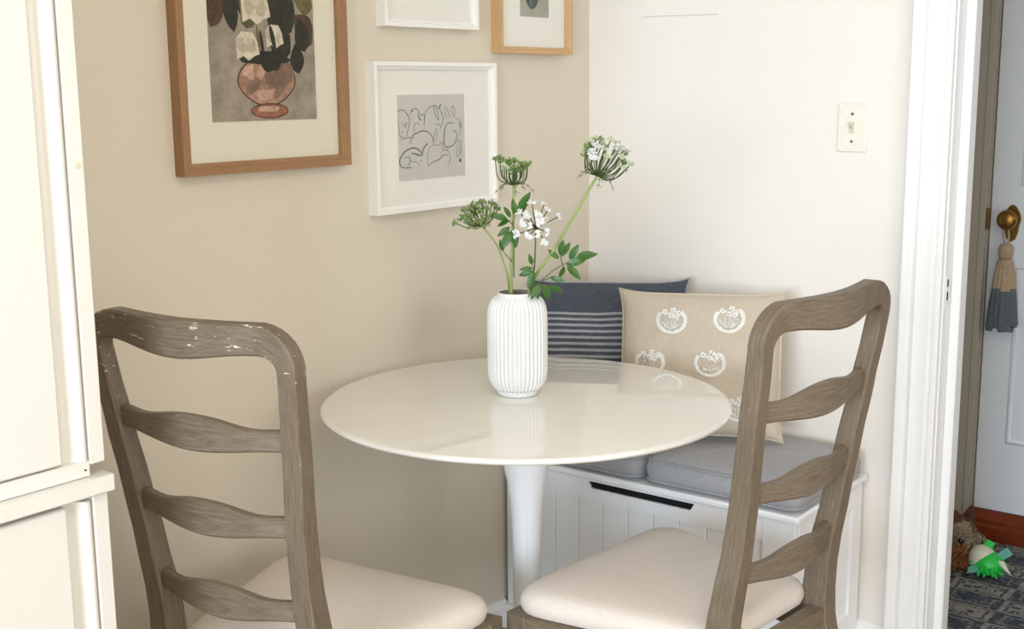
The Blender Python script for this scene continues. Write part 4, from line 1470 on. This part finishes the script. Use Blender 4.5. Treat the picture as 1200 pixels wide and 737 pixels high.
def embroidery(cu, cv, seed):
    """a round sprig: blossom heads, stems and a wreath of stitches lying on the pillow's face"""
    rnd = random.Random(seed)
    bb = MB()
    RU, RV_ = 0.20, 0.20

    def S(x, y):
        return fnl(cu + x * RU, cv + y * RV_, 1) + Vector((0, -0.0012, 0))

    def stitch(x0, y0, x1, y1, wd):
        d = Vector((x1 - x0, y1 - y0))
        if d.length < 1e-5:
            return
        nn = Vector((-d.y, d.x)).normalized() * wd
        c = []
        for s, k in ((0, 0.3), (0.3, 1), (0.7, 1), (1, 0.3)):
            px, py = x0 + d.x * s, y0 + d.y * s
            c.append((S(px - nn.x * k, py - nn.y * k), S(px + nn.x * k, py + nn.y * k)))
        b0 = len(bb.v)
        for a_, c_ in c:
            up_ = Vector((0, -0.0010, 0))
            bb.v += [tuple(a_), tuple((a_ + c_) / 2 + up_), tuple(c_)]
        for q in range(3):
            for e in range(2):
                bb.face([b0 + q * 3 + e, b0 + q * 3 + e + 1, b0 + q * 3 + 4 + e, b0 + q * 3 + 3 + e], None)
    for (hx, hy) in ((-0.42, 0.62), (0.12, 0.78), (0.50, 0.60), (-0.05, 0.42), (0.30, 0.36)):
        for k in range(6):
            a = 2 * pi * k / 6 + rnd.random()
            stitch(hx + 0.04 * cos(a), hy + 0.04 * sin(a), hx + 0.22 * cos(a), hy + 0.22 * sin(a), 0.075)
        stitch(hx, hy - 0.1, 0.0 + hx * 0.15, -0.65, 0.022)
    for k in range(38):
        a = pi * 0.78 + (pi * 1.44) * (k + 0.5) / 38
        r0 = rnd.uniform(0.80, 0.9)
        stitch(r0 * cos(a) * 0.86, r0 * sin(a) * 0.86 + 0.06, 1.02 * cos(a + 0.14), 1.0 * sin(a + 0.14) + 0.08, 0.06)
    for k in range(34):
        q, h = rnd.uniform(-0.7, 0.7), rnd.uniform(-0.75, 0.15)
        stitch(q, h, q + rnd.uniform(-0.12, 0.12), h + rnd.uniform(0.05, 0.16), 0.032)
    for k in range(10):
        a = pi * 1.1 + pi * 0.8 * k / 9
        stitch(0.1 * cos(a), -0.5, 0.62 * cos(a), 0.62 * sin(a) + 0.12, 0.03)
    bb.build('embroidery', M['thread'], PL)


for k, (cu, cv) in enumerate(((-0.36, 0.62), (0.36, 0.66), (-0.62, 0.02), (0.14, 0.04), (-0.22, -0.62), (0.50, -0.60))):
    embroidery(cu, cv, k)


# ---------------------------------------------------------------- dog lying on the rug, with its toy
DG = thing('dog', 'small tan and grey terrier lying behind the doorway casing', 'dog', (3.385, 1.112, 0.0105))
DG.scale = (1, 1, 0.90)


def remeshed(name, blobs, mat, parent, voxel, smooth_it=4):
    """one continuous skin over overlapping rounded masses"""
    bb = MB()
    for c, r, rot in blobs:
        b0 = len(bb.v)
        bb.ball((0, 0, 0), r, 16, 10)
        Rm = Matrix.Rotation(rot[2], 3, 'Z') @ Matrix.Rotation(rot[1], 3, 'Y') @ Matrix.Rotation(rot[0], 3, 'X')
        for i in range(b0, len(bb.v)):
            bb.v[i] = tuple(Rm @ Vector(bb.v[i]) + Vector(c))
    o = bb.build(name, mat, parent, smooth=180)
    rm = o.modifiers.new('remesh', 'REMESH')
    rm.mode = 'VOXEL'
    rm.voxel_size = voxel
    rm.use_smooth_shade = True
    sm = o.modifiers.new('smooth', 'SMOOTH')
    sm.iterations = smooth_it
    sm.factor = 0.5
    return o


# body local axes: -Y is forward (towards the toy), head looks forward and down
remeshed('body', [((0.02, 0.16, 0.085), (0.085, 0.15, 0.085), (0, 0, 0.1)), ((0.0, 0.03, 0.080), (0.075, 0.09, 0.080), (0, 0, 0)), ((0.03, 0.27, 0.075), (0.085, 0.075, 0.075), (0, 0, 0)),
                  ((-0.012, -0.055, 0.095), (0.052, 0.07, 0.055), (-0.4, 0, 0)),
                  ((-0.02, -0.085, 0.096), (0.050, 0.050, 0.046), (0, 0, 0)), ((-0.025, -0.118, 0.076), (0.027, 0.036, 0.024), (0.45, 0, 0)), ((-0.022, -0.100, 0.058), (0.040, 0.042, 0.030), (0.3, 0, 0)),
                  ((-0.055, -0.045, 0.022), (0.024, 0.09, 0.020), (0, 0, 0.2)), ((-0.075, -0.115, 0.018), (0.022, 0.032, 0.016), (0, 0, 0)), ((0.055, -0.055, 0.022), (0.022, 0.09, 0.020), (0, 0, -0.1)),
                  ((-0.07, 0.22, 0.05), (0.045, 0.075, 0.05), (0, 0, 0)), ((-0.095, 0.17, 0.02), (0.024, 0.06, 0.018), (0, 0, 0))], M['fur_dark'], DG, 0.006)
remeshed('face_hair', [((-0.028, -0.080, 0.106), (0.048, 0.048, 0.038), (0, 0, 0)), ((-0.030, -0.115, 0.094), (0.028, 0.040, 0.019), (0.35, 0, 0))], M['fur_grey'], DG, 0.005)
remeshed('beard', [((-0.032, -0.080, 0.060), (0.044, 0.046, 0.028), (0.2, 0, 0)), ((-0.034, -0.112, 0.054), (0.030, 0.036, 0.020), (0.45, 0, 0)), ((-0.07, -0.105, 0.021), (0.026, 0.04, 0.018), (0, 0, 0))], M['fur_tan'], DG, 0.005)
for s, (ex, ey) in ((-1, (-0.050, -0.070)), (1, (0.014, -0.092))):
    bb = MB()
    base = Vector((ex, ey, 0.122))
    tip = Vector((ex + 0.004 * s, ey - 0.010, 0.182))
    wide = Vector((0.010 * s, 0.030, 0.0)) if s < 0 else Vector((0.012, 0.026, 0))
    nrm = Vector((-0.006, -0.006, 0))
    rr = []
    for k in range(6):
        q = k / 5
        c = base.lerp(tip, q)
        ww = wide * (1 - q) ** 0.7 * (1.0 if k else 0.9)
        th = nrm * (1 - q * 0.8)
        rr.append([c - ww, c - ww * 0.3 - th * 0.5, c + ww * 0.3 - th * 0.5, c + ww, c + ww * 0.4 + th, c - ww * 0.4 + th])
    bb.loft(rr)
    bb.build('ear', M['fur_dark'], DG, smooth=60)
for ex in (-0.077, -0.002):
    bb = MB()
    bb.ball((ex, -0.128 if ex > -0.03 else -0.104, 0.094), 0.0075, 12, 8)
    bb.build('eye', M['eye'], DG, smooth=180)
bb = MB()
bb.ball((-0.032, -0.152, 0.082), (0.009, 0.008, 0.007), 12, 8)
bb.build('nose', M['nose'], DG, smooth=180)
# long coat: tapered tufts over head, beard, chest and paw
rnd = random.Random(21)


def tufts(name, mat, n, centre, rad, ln, flow, wd=0.0022):
    bb = MB()
    for k in range(n):
        a, c = rnd.uniform(0, 2 * pi), rnd.uniform(-0.7, 1)
        s = sqrt(max(0, 1 - c * c))
        d = Vector((s * cos(a), s * sin(a), c))
        p = Vector(centre) + Vector((d.x * rad[0], d.y * rad[1], d.z * rad[2])) * 0.96
        g = (d * 0.35 + Vector(flow)).normalized()
        L = ln * rnd.uniform(0.7, 1.3)
        q1 = p + g * L * 0.5 + d * 0.004
        q2 = p + g * L + Vector((0, 0, -0.25 * L))
        if q2.z < 0.003:
            q2.z = 0.003
        bb.tube([p, q1, q2], [wd, wd * 0.8, wd * 0.15], 4)
    o = bb.build(name, mat, DG, smooth=180)
    o['kind'] = 'stuff'
    return o


tufts('head_hair', M['fur_grey'], 420, (-0.028, -0.080, 0.104), (0.050, 0.052, 0.042), 0.022, (-0.2, 0.5, -0.5))
tufts('muzzle_hair', M['fur_grey'], 160, (-0.030, -0.115, 0.094), (0.028, 0.044, 0.020), 0.018, (-0.6, 0.1, -0.7))
tufts('beard_hair', M['fur_tan'], 420, (-0.034, -0.095, 0.060), (0.045, 0.064, 0.030), 0.028, (-0.3, 0.55, -0.6))
tufts('chest_hair', M['fur_grey'], 500, (-0.012, -0.02, 0.080), (0.078, 0.10, 0.080), 0.034, (-0.2, 0.4, -0.8))
tufts('paw_hair', M['fur_tan'], 220, (-0.066, -0.08, 0.022), (0.028, 0.075, 0.020), 0.020, (-0.2, -0.4, -0.2))

TY_ = thing('dog_toy', "green spiky and cream plush toy at the terrier's mouth", 'dog toy', (3.318, 0.938, 0.0095))
bb = MB()
bb.ball((0, 0.012, 0.046), (0.039, 0.036, 0.038), 20, 14)
bb.build('toy_body', M['toy_cream'], TY_, smooth=180)
bb = MB()
bb.ball((-0.004, -0.006, 0.037), (0.042, 0.042, 0.034), 20, 14)
gb = bb.build('toy_belly', M['toy_green'], TY_, smooth=180)
bb = MB()
for k in range(90):
    c = 1 - 2 * (k + 0.5) / 90
    a = k * 2.39996
    s = sqrt(1 - c * c)
    d = Vector((s * cos(a), s * sin(a), c))
    if d.z > 0.25 or d.z < -0.75:
        continue
    p = Vector((-0.004, -0.006, 0.037)) + Vector((d.x * 0.041, d.y * 0.041, d.z * 0.033))
    q = p + d * 0.011
    q.z = max(q.z, 0.0035)
    bb.tube([p, p.lerp(q, 0.6), q], [0.0036, 0.0033, 0.0018], 6)
bb.build('spikes', M['toy_green'], gb, smooth=60)
for nm, mt, pts in (('fin', M['toy_teal'], [(-0.012, -0.020, 0.062), (-0.010, -0.052, 0.094), (-0.002, -0.066, 0.072), (0.0, -0.040, 0.050)]), ('fin', M['toy_cream'], [(-0.022, -0.026, 0.056), (-0.020, -0.050, 0.056), (-0.026, -0.072, 0.022), (-0.026, -0.044, 0.044)]),
                    ('fin', M['toy_teal'], [(-0.040, 0.042, 0.006), (-0.044, 0.036, 0.030), (-0.040, -0.006, 0.046), (-0.043, 0.012, 0.018)]), ('fin', M['toy_green'], [(0.0, 0.020, 0.074), (0.004, 0.004, 0.100), (0.006, -0.016, 0.092), (0.0, -0.012, 0.070)])):
    bb = MB()
    bb.loft([pts, [(x + 0.009, y, z) for x, y, z in pts]])
    bb.build(nm, mt, TY_, bevel=0.003)
